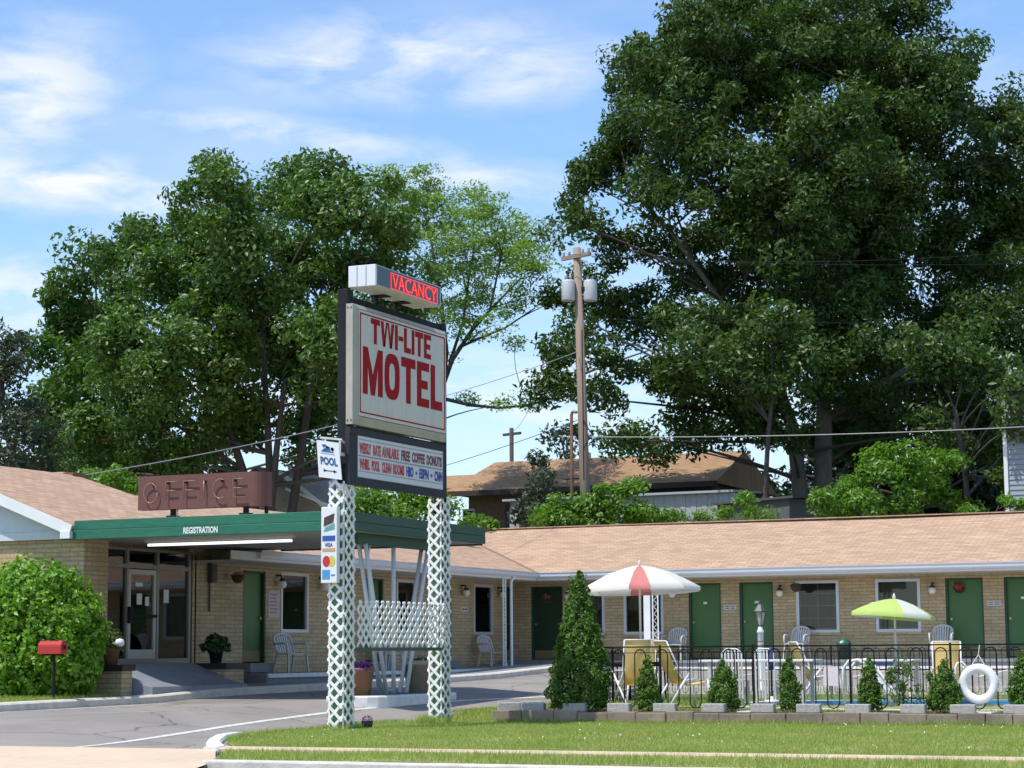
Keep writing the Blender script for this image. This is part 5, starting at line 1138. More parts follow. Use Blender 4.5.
cloth('yellow_sling_fabric', (.90,.72,.32)); YEL = MATS['yellow_sling_fabric']; YEL.node_tree.nodes['Mix Shader'].inputs['Fac'].default_value = .5
c0 = sling_chair('yellow sling chair behind the dark table, facing the street', (-15.25, 40.7, .30), R_(195), back=80); c0.scale = (1.05,1,1.05)
ch = dup(c0, (-14.2, 37.35, .28), R_(40), 'yellow sling chair pushed up to the near side of the dark table in shade')
sling_chair('yellow recliner seen from behind, right of the dark table', (-12.55, 35.85, .29), R_(-42), back=63, seat_z=.42, cross=False).scale = (1, 1, 1.06)
rc = sling_chair('yellow recliner draped with a pale towel by the lamp post side of the pool', (-11.15, 39.6, .36), R_(-55), back=62, cross=False); rc.scale = (1, 1, 1.0)
tw = MB(); tw.bar((0,0,0), (0,.03,.36), .30, .012, (0,1,0)); o = tw.build('towel', mat('pale_pink_towel', (.72,.62,.64), .9, var=.1, vscale=20)); o.location = (-10.9, 39.3, .62); tag(o, 'pale pink towel hanging on the side of the yellow recliner', 'towel')
dup(c0, (-9.15, 42.7-1.2, .36), R_(195), 'yellow sling chair facing the street beyond the pool, left of the life ring', scale=(1.1,1,.93))

# moulded plastic chair with slatted back and arms
def plastic_chair(name, label, loc, rz, m=PLASTG, group=None, hs=1.0):
    t = thing(name, loc, rz, label, 'chair', group)
    # chair faces +y; back at -y
    b = MB(); nb = 7; R2 = .25
    for k in range(nb):
        x = -.17+.34*k/(nb-1); topz = .44+.40*hs-.10*(abs(x)/.2)**2
        b.bar((x, -.20, .43), (x*1.12, -.30-.06*hs, topz), .036, .02, (0,1,0))
    ar = [(-.235, -.19, .42), (-.245, -.28, .66)]+[(-.25*math.cos(a), -.31-.05*math.sin(a)*hs, .70+(.16*hs)*math.sin(a)+(.40*(hs-1))) for a in [math.pi*i/10 for i in range(1, 10)]]+[(.245, -.28, .66), (.235, -.19, .42)]
    b.tube(ar, .026, 8)
    pts = ar[2:-2]; V = []
    b.build('backrest', m, t)
    b = MB(); b.prism([(-.23,-.21),(.23,-.21),(.25,.22),(.20,.26),(-.20,.26),(-.25,.22)], .40, .425); b.build('seat', m, t, bevel=.01)
    for s in (-1, 1):
        b = MB(True); b.tube([(s*.25,-.27,.63), (s*.29,-.10,.645), (s*.29,.15,.64), (s*.275,.22,.60), (s*.27,.235,.40)], .022, 8); b.build('armrest', m, t)
        b = MB(); b.bar((s*.25,.22,.41), (s*.28,.27,0), .05, .03, (1,0,0)); b.build('leg', m, t)
        b = MB(); b.bar((s*.23,-.20,.41), (s*.26,-.30,0), .05, .03, (1,0,0)); b.build('leg', m, t)
    return t
G1 = 'white plastic armchairs on the motel porches'
pc = plastic_chair('plastic_chair', 'white plastic armchair beside the tall notice, right of the left green door', (-23.45, 40.6, .88), R_(-112), group=G1)
dup(pc, (-23.5, 51.35, .88), R_(-112), 'white plastic armchair under the window beside the corner downspout')
dup(pc, (-23.4, 45.1, .88), R_(-112), 'white plastic armchair glimpsed behind the left lattice column')
dup(pc, (-19.15, 53.6, 1.05), R_(180), 'white plastic armchair on the porch behind the yellow recliner')
dup(pc, (-15.75, 53.6, 1.05), R_(175), 'white plastic armchair on the porch below the barred window')
dup(pc, (-11.95, 53.6, 1.05), R_(185), 'white plastic armchair on the porch below the curtained window on the right')
for x in (-14.9,): pass
# slatted white chairs at a long white table
G2 = 'tall slatted white chairs at the pool table'
sc = thing('slatted_chair', (-12.62, 38.75, .30), R_(4), 'tall white slatted chair at the left of the long white table', 'chair', G2)
b = MB()
for k in range(7): x = -.19+.38*k/6; b.bar((x, -.20, .10), (x, -.27, 1.02-.05*abs(k-3)/3), .030, .014, (0,1,0))
b.tube([(-.20,-.27,.95),(-.10,-.275,1.03),(.10,-.275,1.03),(.20,-.27,.95)], .014, 6); b.bar((-.19,-.22,.45), (.19,-.22,.45), .02, .03); b.build('backrest', PLAST, sc)
b = MB(); b.prism([(-.21,-.19),(.21,-.19),(.22,.24),(-.22,.24)], .42, .44); b.build('seat', PLAST, sc)
for sx_ in (-1, 1):
    for sy_ in (-.19, .22): b = MB(); b.box(sx_*.19-.018, sx_*.19+.018, sy_-.018, sy_+.018, 0, .42); b.build('leg', PLAST, sc)
dup(sc, (-11.95, 38.8, .30), R_(-6), 'tall white slatted chair in front of the banded lamp post')
def long_table(label, x0, x1, y, zb, h, m, legm):
    t = thing('long_table', ((x0+x1)/2, y, zb), 0, label, 'table'); w_ = (x1-x0)/2
    b = MB(); b.box(-w_, w_, -.35, .35, h-.045, h); b.build('tabletop', m, t, bevel=.01)
    for sx in (-1, 1):
        for sy in (-1, 1): b = MB(); b.box(sx*w_*.82-.03, sx*w_*.82+.03, sy*.28-.03, sy*.28+.03, 0, h-.045); b.build('leg', legm, t)
    return t
long_table('long white table amid the slatted chairs', -12.95, -10.75, 37.9, .29, .84, PLAST, PLASTG)
lt = long_table('white folding table with a blue edge right of the barred window', -10.95, -9.9, 42.2, .36, .74, PLAST, OFFW)
b = MB(); b.box(-.5, .1, -.37, -.352, .63, .69); b.build('blue_edge', mat('navy_cloth', (.02,.04,.16), .7), lt)
# closed navy umbrella standing at the table
cu = thing('folded_umbrella', (-11.55, 37.6, .34), 0, 'closed navy umbrella leaning upright by the white table', 'umbrella')
b = MB(); b.tube([(0,0,0),(0,0,.6),(0,0,.62),(0,0,1.02)], [.02,.02,.045,.03], 10); b.build('folded_cloth', mat('navy_cloth', (.02,.04,.16), .7), cu)
b = MB(); b.lathe([(.16,0),(.14,.05),(.03,.06),(.03,.12)], n=16); b.build('base', OFFW, cu)
# pool slide and grab rails
sl = thing('pool_slide', (-9.6, 36.6, .36), 0, 'white moulded pool steps with curved handrails behind a small arborvitae', 'pool steps')
b = MB(True)
for s in (0, .5):
    b.tube([(-.32, s, 0), (-.32, s, .62), (-.22, s, .74), (-.05, s, .76), (.10, s, .66), (.42, s, .25), (.52, s, .02)], .028, 8)
b.build('handrail', PLAST, sl)
b = MB(); b.add([(-.05,.06,.66),(-.05,.44,.66),(.10,.06,.60),(.10,.44,.60),(.44,.06,.18),(.44,.44,.18)], [(0,2,3,1),(2,4,5,3)], False); o = b.build('slide_bed', PLAST, sl); o.modifiers.new('s', 'SOLIDIFY').thickness = .02
gr = thing('grab_rail', (-8.15, 37.6, .365), 0, 'single white curved grab rail at the pool edge left of the cone arborvitae', 'pool rail')
b = MB(True); b.tube([(0,0,0),(0,0,.60),(.03,.02,.68),(.10,.05,.70),(.16,.08,.64),(.16,.08,.50)], .024, 8); b.build('rail', PLAST, gr)
b = MB(); b.lathe([(.06,0),(.05,.02)], n=12); b.build('flange', OFFW, gr)
# lamp post in the yard
lp = thing('lamp_post', (-13.43, 43.0, .40), 0, 'white lamp post with red bands and a black lantern beyond the pool', 'lamp post')
b = MB(True); b.lathe([(.085,0),(.085,.1),(.065,.12),(.062,1.25),(.075,1.27),(.075,1.31),(.05,1.34),(.05,1.42)], n=16); b.build('post', mat('post_white', (.74,.76,.76), .5), lp)
b = MB(True); b.lathe([(.067,.98),(.067,1.0)], n=16); b.lathe([(.067,1.08),(.067,1.1)], n=16); b.build('red_band', REDL2, lp)
b = MB(); b.lathe([(.055,1.42),(.12,1.70),(.125,1.71)], n=6, smooth=False); b.build('lantern_glass', mat('frosted_lantern', (.55,.52,.42), .3), lp)
b = MB(); 
for k in range(6): a = 2*math.pi*k/6; b.tube([(.058*math.cos(a), .058*math.sin(a), 1.42), (.128*math.cos(a), .128*math.sin(a), 1.71)], .009, 4)
b.lathe([(.15,1.70),(.15,1.72),(.05,1.86),(.02,1.88),(.02,1.93),(.0,1.95)], n=6, smooth=False); b.lathe([(.06,1.40),(.06,1.43)], n=6, smooth=False); b.build('lantern_cage', mat('lantern_dark', (.05,.06,.05), .5), lp)
# trash can with domed lid
tc_ = thing('trash_can', (-14.42, 53.3, 1.05), 0, 'dark green trash can with a domed lid on the porch below the windows', 'trash can')
b = MB(True); b.lathe([(.20,0),(.235,.55),(.24,.56)], n=24); b.build('can', mat('dark_can', (.025,.05,.035), .5), tc_)
b = MB(True); b.lathe([(.25,.56),(.25,.60),(.22,.72),(.13,.80),(.0,.83)], n=24); b.build('lid', mat('dark_lid', (.03,.10,.05), .4), tc_)
b = MB(); c_ = [(-.02+.05*math.cos(a), -.238, .66+.045*math.sin(a)) for a in [R_(k*30) for k in range(12)]]; b.add(c_, [tuple(range(12))], False); b.build('emblem', WHITE, tc_); tc_.scale = (.78,.78,.66)

# ------------------------------------------------------------------ things by the canopy and office
def pot(name, label, loc, r0, r1, h, m, fm, fr_, fz, nl=400, leaf=.06, cat='planter', rim=True, seed=1):
    t = thing(name, loc, 0, label, cat)
    b = MB(True); b.lathe([(r0,0),(r1,h*.85)]+([(r1*1.07,h*.85),(r1*1.07,h)] if rim else [(r1,h)])+[(r1*.9,h),(r1*.88,h*.9),(0,h*.9)], n=24); b.build('pot', m, t)
    rs = np.random.default_rng(seed); d = rs.normal(size=(nl, 3)); d /= np.linalg.norm(d, axis=1)[:, None]; d[:, 2] = abs(d[:, 2]); P = d*rs.uniform(.35, 1, (nl, 1))*np.array([fr_, fr_, fz])+np.array([0, 0, h*.9])
    V, T = leaves(P, leaf, .6, outward=d, up=.3); np_mesh('plant', V, T, fm, t); return t
PURP = leafmat('purple_petals', [(.20,.03,.24),(.30,.05,.34),(.06,.10,.03)], .2)
REDF = leafmat('red_petals_and_leaves', [(.35,.04,.06),(.06,.12,.03),(.04,.09,.03)], .2)
PINKF = leafmat('pink_petals', [(.50,.15,.30),(.62,.25,.40),(.05,.10,.03)], .2)
PALM = leafmat('dark_pot_leaves', [(.02,.06,.02),(.035,.09,.025)], .2)
pot('flower_planter', 'terracotta tub overflowing with purple flowers on the canopy island', (-18.3, 34.25, .53), .16, .225, .50, TERRA, PURP, .26, .17, 900, .05, seed=1)
pot('flower_planter', 'grey-brown barrel planter with a few red flowers beside the banded post', (-18.3, 36.62, .53), .24, .31, .62, mat('grey_brown_tub', (.40,.32,.25), .85, var=.15), REDF, .28, .14, 300, .05, seed=2)
bp_ = thing('banded_post', (-18.25, 37.35, .53), 0, 'short white guard post with red bands behind the right lattice column', 'bollard')
b = MB(True); b.lathe([(.06,0),(.06,.95),(.05,1.0),(.0,1.03)], n=16); b.build('post', WHITE, bp_)
b = MB(True); b.lathe([(.0615,.74),(.0615,.80)], n=16); b.lathe([(.0615,.87),(.0615,.92)], n=16); b.build('red_band', REDL2, bp_)
# brick planters with dark caps
def brick_planter(label, x0, x1, y0, y1, z0, z1):
    t = thing('brick_planter', ((x0+x1)/2, (y0+y1)/2, z0), 0, label, 'planter'); b = MB(); b.box(x0, x1, y0, y1, z0-.1, z1); b.at_world('brick_base', BRX, t)
    b = MB(); b.box(x0-.05, x1+.05, y0-.05, y1+.05, z1, z1+.12); b.at_world('cap', mat('black_cap', (.02,.02,.022), .5), t, bevel=.01); return t
brick_planter('low brick pier with black cap between the round bush and the office steps', -23.09, -22.52, 32.78, 33.12, .6, 1.0)
brick_planter('low brick pier with black cap right of the office steps', -23.5, -22.65, 36.6, 37.3, .6, 1.0)
pot('potted_plant', 'dark leafy plant in a black pot on the brick pier right of the office door', (-23.1, 36.95, 1.12), .11, .15, .28, mat('black_pot', (.02,.025,.03), .5), PALM, .30, .34, 420, .13, seed=4, cat='potted plant')
pot('potted_plant', 'terracotta pot with a pale palm on the brick pier by the office glass', (-22.88, 32.95, 1.12), .12, .16, .30, TERRA, leafmat('pale_pot_leaves', [(.08,.14,.04),(.18,.22,.10)], .3), .24, .42, 260, .12, seed=5, cat='potted plant')
b = MB(); b.lathe([(0,0),(.07,.01),(.09,.07),(.07,.13),(0,.15)], n=16); o = b.build('white_globe', WHITE, loc=(-22.62, 32.85, 1.45)); tag(o, 'small white ball among the palm leaves by the office door', 'ornament')
b = MB(); pf = [(LX,.3),(-22.12,.3),(-22.12,.70),(-22.5,.78),(-23.35,1.12),(LX,1.12)]; n = len(pf)
b.add([(x, 33.2, z) for x, z in pf]+[(x, 36.58, z) for x, z in pf], [tuple(range(n)), tuple(range(2*n-1, n-1, -1))]+[(i, n+i, n+(i+1) % n, (i+1) % n) for i in range(n)], False)
tag(b.build('entrance_ramp', GREYP, bevel=.008), kind='structure')
# mailbox
mbx = thing('mailbox', (-22.25, 30.3, .52), 0, 'red mailbox on a thin dark post in front of the round bush', 'mailbox')
b = MB(); prf = [(-.10,0),(.10,0),(.10,.13)]+[(.10*math.cos(a), .13+.10*math.sin(a)) for a in [R_(k*20) for k in range(1, 9)]]+[(-.10,.13)]
V = [(-.24, y, .80+z) for y, z in prf]+[(.24, y, .80+z) for y, z in prf]; n = len(prf)
b.add(V, [tuple(range(n))[::-1], tuple(range(n, 2*n))]+[(i, (i+1) % n, n+(i+1) % n, n+i) for i in range(n)], False)
b.build('box', mat('mailbox_red', (.42,.028,.022), .45), mbx, bevel=.006)
b = MB(); b.box(-.19, .19, -.04, .04, .775, .80); b.bar((.03,0,0), (.03,0,.78), .035, .035, (0,1,0)); b.build('post', BLACK, mbx)
b = MB(); b.box(.245, .26, -.02, .02, .88, .95); b.build('latch', BLACK, mbx)
# hanging baskets, wreaths, wall lamps, plaques
def basket(label, loc, fm, ln=.22):
    t = thing('hanging_basket', loc, 0, label, 'hanging basket')
    b = MB(True); b.lathe([(.0,-.22),(.10,-.20),(.17,-.10),(.19,0),(.17,0),(0,-.02)], n=18); b.build('basket', mat('coir', (.07,.035,.02), .9), t)
    rs = np.random.default_rng(3); d = rs.normal(size=(200,3)); d /= np.linalg.norm(d, axis=1)[:, None]; d[:, 2] = abs(d[:, 2])*.6; V, T = leaves(d*np.array([.17,.17,.12]), .05, .6, outward=d); np_mesh('flowers', V, T, fm, t)
    b = MB()
    for k in range(3): a = k*2.1; b.tube([(.18*math.cos(a), .18*math.sin(a), 0), (0,0,ln)], .004, 4)
    b.build('hanger', BLACK, t); t.scale = (.78,.78,.78); return t
basket('hanging basket with pink flowers on the brick wall left of the first green door', (-23.85, 39.0, 2.98), PINKF)
basket('hanging basket of dull red flowers at the corner of the barred window', (-15.75, 53.6, 2.98), REDF)
def wreath(label, loc, col):
    t = thing('wreath', loc, 0, label, 'door wreath'); rs = np.random.default_rng(4); a = rs.uniform(0, 6.28, 500); P = np.stack([.11*np.cos(a), np.zeros(500), .11*np.sin(a)], 1)+rs.normal(size=(500,3))*.022
    V, T = leaves(P, .045, .5); np_mesh('twigs', V, T, col, t)
    P = rs.normal(size=(60,3))*np.array([.05,.01,.03])+np.array([.0,-.03,.06]); V, T = leaves(P, .06, .7); np_mesh('blooms', V, T, leafmat('bright_red_bloom', [(.75,.05,.05),(.80,.25,.22)], .3) if 'red' in label else PINKF, t); return t
TWIG = leafmat('wreath_twigs', [(.12,.06,.04),(.20,.11,.07)], .1)
wreath('faded pinkish wreath on the dark door in the corner of the courtyard', (-23.12, RY+.08, 2.78), TWIG)
wreath('twig wreath with red bloom on the green door right of the lime umbrella', (-11.6, RY+.08, 2.86), TWIG)
def wall_lamp(loc, axis, label):
    t = thing('wall_lamp', loc, 0, label, 'wall lamp', 'round wall lamps beside the doors'); dx, dy = (0, -1) if axis == 'x' else (1, 0)
    b = MB(True); b.tube([(0,0,.10),(dx*.10,dy*.10,.10),(dx*.12,dy*.12,.02)], .02, 8); b.lathe([(.05,-.0),(.06,.02),(.03,.06)], (dx*.12,dy*.12,-.01), 12); b.build('bracket', mat('dark_fitting', (.03,.03,.03), .5), t)
    b = MB(True); b.lathe([(0,-.15),(.05,-.14),(.078,-.08),(.06,-.02),(.04,0)], (dx*.12,dy*.12,0), 16); b.build('globe', mat('milk_glass', (.80,.78,.72), .3), t); t.scale = (1.3,1.3,1.15); return t
wall_lamp((LX, 41.05, 2.92), 'y', 'round white wall lamp just left of the first window of the left wing')
wall_lamp((LX, 50.7, 2.95), 'y', 'round white wall lamp above the small plaque left of the corner window')
wall_lamp((LX, 43.0, 2.92), 'y', 'round wall lamp partly hidden behind the card logo sign')
wall_lamp((LX, 53.05, 2.95), 'y', 'dark wall lamp tucked behind the corner downspout')
wall_lamp((-22.42, RY, 2.9), 'x', 'round white wall lamp right of the dark corner door')
wall_lamp((-19.35, RY, 2.9), 'x', 'round wall lamp between the white post and the second green door')
wall_lamp((-16.33, RY, 2.88), 'x', 'round wall lamp between the lantern door and the barred window')
wall_lamp((-12.25, RY, 2.88), 'x', 'round wall lamp left of the door with the red wreath')
PLQ = mat('plaque_white', (.62,.60,.58), .5); INK = mat('plaque_ink', (.08,.08,.10), .6)
def plaque(x, label):
    t = thing('wall_plaque', (x, RY-.012, 2.45), 0, label, 'sign', 'small white plaques between doors')
    b = MB(); b.box(-.17, .17, 0, .012, -.065, .065); b.build('plate', PLQ, t); b = MB(); 
    for z in (.018, -.035): b.box(-.14, -.02, -.003, 0, z, z+.022); b.box(.01, .14, -.003, 0, z, z+.022)
    b.build('writing', INK, t)
plaque(-17.76, 'small white plaque between the two green doors behind the lamp post'); plaque(-10.71, 'small white plaque between the two green doors near the right edge')
t = thing('wall_plaque', (LX+.012, 50.9, 2.44), 0, 'small white plaque left of the corner window on the left wing', 'sign'); b = MB(); b.box(-.012, 0, -.2, .2, -.065, .065); b.build('plate', PLQ, t); b = MB(); b.box(0, .003, -.15, -.02, -.02, .02); b.box(0, .003, .02, .15, -.02, .02); b.build('writing', INK, t)
t = thing('notice_board', (LX+.015, 40.93, 2.40), 0, 'tall pinkish notice on the brick between the first door and window', 'sign'); b = MB(); b.box(-.014, 0, -.24, .24, -.30, .30); b.build('plate', mat('notice_pink', (.50,.42,.40), .6), t)
b = MB()
for k in range(6): b.box(0, .003, -.16, .16-.05*(k % 2), .20-.08*k, .225-.08*k)
b.build('writing', mat('notice_red_ink', (.40,.12,.12), .6), t)

# ------------------------------------------------------------------ poles and wires
up_ = thing('utility_pole', at(583.5, 500, 66)-Vector((0,0,4.5)), 0, 'tall leaning wooden utility pole with crossarm and two grey transformers', 'utility pole')
P0, P1 = at(584, 500, 66)-Vector((-.15,0,4.5)), at(577, 248, 66)
b = MB(True); b.tube([P0, P0.lerp(P1, .5), P1], [.18, .155, .125], 14); b.at_world('pole', WOODP, up_)
AX = Vector((.93, -.37, .0)).normalized()
c = at(577.5, 257, 66); b = MB(); b.bar(c-AX*.62-Vector((0,.12,0)), c+AX*.62-Vector((0,.12,0)), .10, .12); b.at_world('crossarm', WOODP, up_)
b = MB(True)
for s in (-.55, -.3, .3, .55): b.lathe([(.03,0),(.05,.04),(.03,.07),(.05,.1),(.02,.15)], tuple(c+AX*s+Vector((0,-.12,.06))), 8)
b.at_world('insulator', mat('insulator_grey', (.3,.3,.32), .3), up_)
for u in (569.5, 591.5):
    q = at(u, 291, 66)+Vector((0,-.1,0)); b = MB(True); b.lathe([(.20,-.34),(.215,-.3),(.215,.28),(.19,.33),(.0,.36)], tuple(q), 18); tf = b.at_world('transformer', TRANSF, up_)
    b = MB(True); b.lathe([(.04,.33),(.055,.40),(.03,.48),(.02,.52)], tuple(q+Vector((-.08,0,0))), 8); b.lathe([(.03,.33),(.04,.42),(.02,.48)], tuple(q+Vector((.09,0,0))), 8); b.at_world('bushing', mat('insulator_grey', (.3,.3,.32), .3), tf)
b = MB(); q = at(580, 290, 66); b.bar(q-AX*.35, q+AX*.35, .08, .14); b.at_world('bracket', STEEL, up_)
b = MB(True); m0 = at(582, 330, 65.8); b.tube([m0, at(583, 400, 65.7), at(584, 480, 65.7)], .018, 5); b.tube([at(583, 420, 65.8), at(592, 434, 65.7), at(584, 448, 65.8)], .015, 5); b.at_world('cable_loop', BLACK, up_)
t = thing('street_light_pole', at(571.5, 495, 72)-Vector((0,0,3)), 0, 'thin rusty pole with a small lamp just left of the utility pole', 'lamp post')
b = MB(True); b.tube([at(571.5, 495, 72)-Vector((0,0,3)), at(571.5, 414, 72)], [.07,.055], 10); b.at_world('pole', mat('rusty_pole', (.13,.07,.045), .8, var=.3), t)
b = MB(True); q = at(571.5, 413, 72); b.tube([q, q+AX*.12+Vector((0,0,.05)), q+AX*.25], [.05,.07,.05], 8); b.at_world('lamp', mat('lamp_grey', (.35,.35,.36), .5), t)
b = MB(); q = at(571.5, 479, 72); b.bar(q-AX*.3, q+AX*.3, .05, .05); b.at_world('bracket', STEEL, t)
t = thing('utility_pole', at(511.5, 480, 120)-Vector((0,0,5)), 0, 'far small dark utility pole with a plain crossarm over the rear house roof', 'utility pole')
b = MB(True); b.tube([at(511.5, 480, 120)-Vector((0,0,5)), at(511.5, 428, 120)], .13, 8); b.at_world('pole', mat('far_pole_wood', (.07,.055,.045), .9), t)
b = MB(); q = at(512, 434, 120); b.bar(q-AX*.7, q+AX*.7, .14, .14); b.at_world('crossarm', mat('far_pole_wood', (.07,.055,.045), .9), t)
def wire(label, A, B, sag, r, m=STEEL, n=24):
    b = MB(True); pts = [A.lerp(B, i/n)-Vector((0,0,4*sag*(i/n)*(1-i/n))) for i in range(n+1)]; b.tube(pts, r, 5); o = b.build('power_line', m); tag(o, label, 'wire', 'overhead wires'); return o
LW = mat('pale_cable', (.34,.34,.34), .6)
wire('pale service cable sloping from the utility pole down to the office chimney', at(577, 352, 65.8), at(84, 475, 46.5), .35, .011, LW)
wire('horizontal cable running right from the utility pole under the oak crown', at(590, 437, 65.7), at(1075, 424, 62), .12, .015, LW)
wire('upper wire running right from the crossarm across the oak', at(590, 254, 65.7), at(1080, 246, 60), .35, .006)
wire('second upper wire just below the crossarm wire across the oak', at(566, 254, 65.7), at(1080, 262, 60), .2, .006)
wire('mid wire crossing the oak between the crossarm and the low cable', at(583, 318, 65.7), at(1080, 318, 60), .15, .006)
wire('thin wire running left from the pole over the rear house', at(583, 418, 65.9), at(330, 492, 110), .3, .012)
wire('thin wire from the pole towards the far small utility pole', at(578, 258, 66.2), at(511, 432, 120), 1.2, .010)

# ------------------------------------------------------------------ buildings behind
def qd(b, pts): b.add([tuple(p) for p in pts], [tuple(range(len(pts)))], False)
rh = thing('rear_house', (-33, 80, 3.5), 0, 'long brown-roofed brick house behind the motel roof', 'house')
e0, e1 = at(446, 491, 80.5), at(745, 481, 76); A0, A1 = Vector((e0.x, 79, 7.97)), Vector((-22, 79, 7.97))
zE, zR = 7.97, 9.5
RH = roofmat('rear_house_shingles', 'x', (.36,.225,.13))
xl, xr = -38.25, -26.3
b = MB(); slab(b, [(xl, 79, zE), (xr, 79, zE), (xr-.15, 83, zR), (xl+.45, 83, zR)], .12); slab(b, [(xl, 87, zE), (xl+.45, 83, zR), (xr-.15, 83, zR), (xr, 87, zE)], .12)
slab(b, [(xl, 79, zE-.003), (xl+.45, 83, zR-.003), (xl, 87, zE-.003)], .1); slab(b, [(xr, 79, zE-.003), (xr, 87, zE-.003), (xr-.15, 83, zR-.003)], .1); rr_ = b.at_world('roof', RH, rh)
b = MB(); b.box(xl, xr, 78.93, 79.0, zE-.22, zE-.0); b.at_world('eave_board', mat('dark_brown_trim', (.05,.035,.03), .7), rh)
b = MB(); b.box(-36.1, -36.0, 82.6, 82.7, 9.4, 9.8); b.box(-33.4, -33.2, 82.6, 82.8, 9.4, 9.7); b.at_world('vent_pipe', OFFW, rr_)
b = MB(); b.box(xl+.5, xr-.5, 80.2, 86.2, 3.0, zE-.05); b.at_world('wall', mat('house_brown_brick', (.17,.10,.07), .9, var=.25, vscale=8), rh)
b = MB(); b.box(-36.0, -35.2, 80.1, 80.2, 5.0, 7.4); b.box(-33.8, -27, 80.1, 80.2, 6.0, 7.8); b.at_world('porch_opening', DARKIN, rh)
b = MB(); b.box(-38.0, -37.45, 80.12, 80.2, 5.6, 7.3); f = b.at_world('window', OFFW, rh); b = MB(); b.box(-37.94, -37.51, 80.10, 80.125, 5.68, 6.4); b.box(-37.94, -37.51, 80.10, 80.125, 6.5, 7.22); b.at_world('pane', mat('dark_pane', (.05,.07,.06), .1), f)
b = MB(); slab(b, [(-40.6, 81, 8.3), (xl+.6, 81, 8.3), (xl+1.2, 84, 9.1), (-40.6, 84, 9.1)], .12); b.at_world('side_roof', RH, rh)
# grey metal shed
sd = thing('metal_shed', (-27, 70, 3), 0, 'long low grey metal shed behind the weeds and utility pole', 'shed')
SID = mat('ribbed_grey_metal', (.42,.43,.42), .6, var=.08); 
b = MB(); x = -31.3
while x < -22.8: b.box(x, x+.19, 70.0-(.012 if int(x*5) % 2 else 0), 70.05, 3, 6.80); x += .2
b.box(-31.3, -22.8, 70.05, 73, 3, 6.79); b.at_world('wall', SID, sd)
b = MB(); slab(b, [(-31.5, 69.8, 6.83), (-22.7, 69.8, 6.86), (-22.7, 73.2, 7.02), (-31.5, 73.2, 7.0)], .08); b.at_world('roof', mat('pale_shed_roof', (.42,.44,.46), .5), sd)
b = MB(); b.box(-25.2, -24.6, 69.96, 69.985, 5.6, 6.2); b.at_world('window', OFFW, sd)
s2 = thing('grey_garage', (-21, 68, 3), 0, 'dark grey slat-sided garage end beside the oak trunks', 'garage')
b = MB(); b.prism([(-23.0, 69.0), (-19.9, 67.2), (-19.0, 71), (-22.4, 72)], 3, 6.3); b.at_world('wall', mat('dark_grey_boards', (.11,.115,.11), .8, var=.2, vscale=4, stretch=(6,6,.5)), s2)
b = MB(); slab(b, [(-23.2, 68.9, 6.36), (-19.7, 66.95, 6.36), (-18.8, 71.2, 6.6), (-22.5, 72.2, 6.6)], .08); b.at_world('roof', mat('dark_roofing', (.08,.08,.08), .9), s2)
# grey sided house on the right edge
hr = thing('grey_house', (-11, 68, 3), 0, 'tall house with pale grey horizontal siding cut by the right edge', 'house')
b = MB(); z = 3.0
while z < 9.2: 
    V = [(-12.50, 66, z), (-4, 66, z), (-4, 66.03, z+.16), (-12.50, 66.03, z+.16), (-12.50, 74, z), (-12.50, 74, z+.16)]; b.add(V, [(0,1,2,3),(4,0,3,5)], False); z += .16
b.at_world('wall', mat('pale_grey_siding', (.27,.30,.32), .6), hr)
b = MB(); b.box(-12.58, -12.46, 65.95, 66.05, 3, 9.35); b.at_world('corner_board', WHITE, hr)
b = MB(); slab(b, [(-12.62, 65.9, 9.45), (-3.6, 65.9, 9.45), (-3.6, 74, 9.8), (-12.62, 74, 9.8)], .15); b.at_world('roof', mat('dark_roofing', (.08,.08,.08), .9), hr)
b = MB(); b.box(-10.8, -9.8, 65.93, 66.0, 6.2, 7.8); b.at_world('window', WHITE, hr)
# grey-roofed shed behind the left wing with a white rake
ls = thing('grey_roof_shed', (-35, 62, 2), 0, 'weathered grey roof with a white gable edge right of the OFFICE sign', 'shed')
p = [at(262, 470, 61), at(300, 468, 61), at(352, 522, 61), at(262, 522, 61)]
b = MB(); A_ = [Vector((-36.2,60.5,7.4)), Vector((-34.9,60.5,7.0)), Vector((-33.0,60.5,5.6)), Vector((-33.0,60.5,3)), Vector((-37.6,60.5,3)), Vector((-37.6,60.5,6.2))]
b.add([tuple(q) for q in A_]+[(q.x, 66, q.z) for q in A_], [(5,4,3,2,1,0),(0,1,7,6),(1,2,8,7),(5,0,6,11),(2,3,9,8),(4,5,11,10)], False); b.at_world('gable_wall', mat('grey_weathered_stone', (.30,.28,.24), .9, var=.25, vscale=3), ls)
b = MB(); b.bar((-35.3,60.3,7.25), (-32.7,60.3,5.45), .12, .12); b.bar((-35.0,60.2,6.7), (-33.0,60.2,5.95), .09, .08); b.at_world('rake_board', WHITE, ls)
b = MB(); slab(b, [(-36.2,60.2,7.5), (-32.7,60.2,5.5), (-32.7,66,5.5), (-36.2,66,7.5)], .08); slab(b, [(-36.2,60.2,7.5), (-36.2,66,7.5), (-38,66,6.0), (-38,60.2,6.0)], .08); b.at_world('roof', mat('grey_roofing', (.24,.23,.21), .9, var=.2), ls)

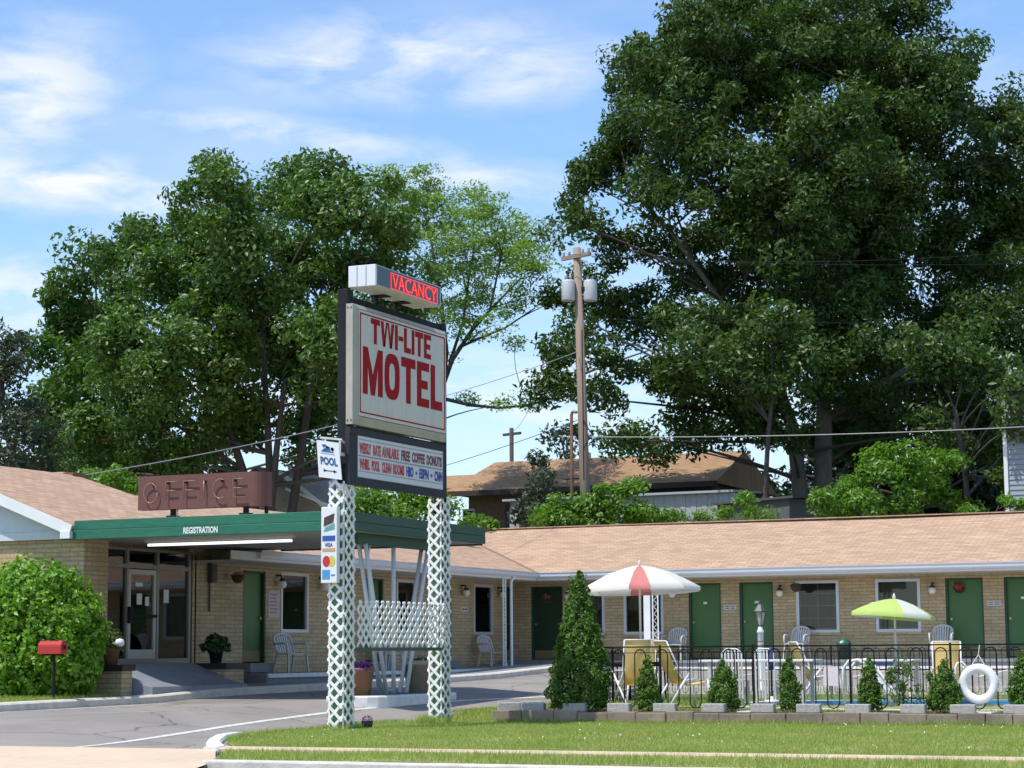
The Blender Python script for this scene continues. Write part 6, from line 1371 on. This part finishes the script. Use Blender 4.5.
# ------------------------------------------------------------------ grass
rg = np.random.default_rng(21)
def blades(n, xf, y0, y1, zf, hmin, hmax, wd, dens=None):
    y = rg.uniform(y0, y1, n); xl = np.array([xf(v)[0] for v in y]); xr = np.array([xf(v)[1] for v in y]); x = xl+(xr-xl)*rg.uniform(0, 1, n)
    patch_ = np.sin(x*1.7+1.1)*np.sin(y*2.3)+np.sin(x*4.1+y*1.3)*.5; h = rg.uniform(hmin, hmax, n)*(1+.35*patch_*.5)
    z = np.array([zf(a, c) for a, c in zip(x, y)])+.012*np.sin(x*2.1+y)*np.sin(y*1.7); a = rg.uniform(0, 2*math.pi, n); dx, dy = np.cos(a)*wd/2, np.sin(a)*wd/2; lx, ly = rg.normal(size=n)*h*.4, rg.normal(size=n)*h*.4
    V = np.stack([np.stack([x-dx, y-dy, z-.01], 1), np.stack([x+dx, y+dy, z-.01], 1), np.stack([x+lx, y+ly, z+h], 1)], 1).reshape(-1, 3)
    return V, np.arange(3*n).reshape(n, 3)
Vs = []; Fs = []; off = 0
for args in ((150000, lambda y: (lawn_left(y)+.02, -3.2), 22.95, 33.3, lawnz, .02, .046, .012), (9000, lambda y: (lawn_left(y)+.02, -15.2), 33.3, 36.9, lawnz, .03, .07, .012), (13000, lambda y: (lawn_left(y)+.03, -3.2), 21.0, 22.36, lawnz, .03, .09, .011),
             (5200, lambda y: (-15.2, -3.2), 33.12, 33.3, lawnz, .05, .13, .012), (3500, lambda y: (lawn_left(y)-.02, lawn_left(y)+.08), 24.5, 36.8, lawnz, .04, .09, .012),
             (30000, lambda y: (-26, kx(y)-.02), 26.0, 32.4, lambda x, y: gz(kx(y), y)+.13, .03, .09, .012),
             (2500, lambda y: (-14.9, -5.5), 33.62, 34.6, lambda x, y: .285, .02, .07, .012), (15000, lambda y: (-14.3, -3), 35.1, 43.1, lambda x, y: .335 if not inpoly(x, y, POOL) else -2, .03, .10, .014),
             (900, lambda y: (-15.75, -15.36), 28.2, 28.85, lawnz, .06, .16, .012), (1200, lambda y: (-15.75, -15.3), 31.2, 31.9, lawnz, .06, .18, .012)):
    V, F = blades(*args); Vs.append(V); Fs.append(F+off); off += len(V)
o = np_mesh('grass', np.concatenate(Vs), np.concatenate(Fs), GRSL); tag(o, 'short sunlit grass of the lawn and beds', 'grass', kind='stuff')
# clover heads and a few weeds in the lawn
P = np.stack([rg.uniform(-15.5, -3.5, 260), rg.uniform(23.5, 33, 260), np.zeros(260)], 1); P[:, 2] = [lawnz(a, c)+.05 for a, c, _ in P]; V, T = leaves(P, .022, .8)
o = np_mesh('clover_flowers', V, T, mat('clover_white', (.6,.6,.5), .8)); tag(o, 'tiny pale clover heads scattered in the lawn', 'flowers', kind='stuff')
rs = np.random.default_rng(5); d = rs.normal(size=(160,3)); d /= np.linalg.norm(d, axis=1)[:, None]; d[:, 2] = abs(d[:, 2]); V, T = leaves(d*np.array([.16,.16,.15])+np.array([0,0,.17]), .05, .6, outward=d); np_mesh('flowers', V, T, PINKF, fp)
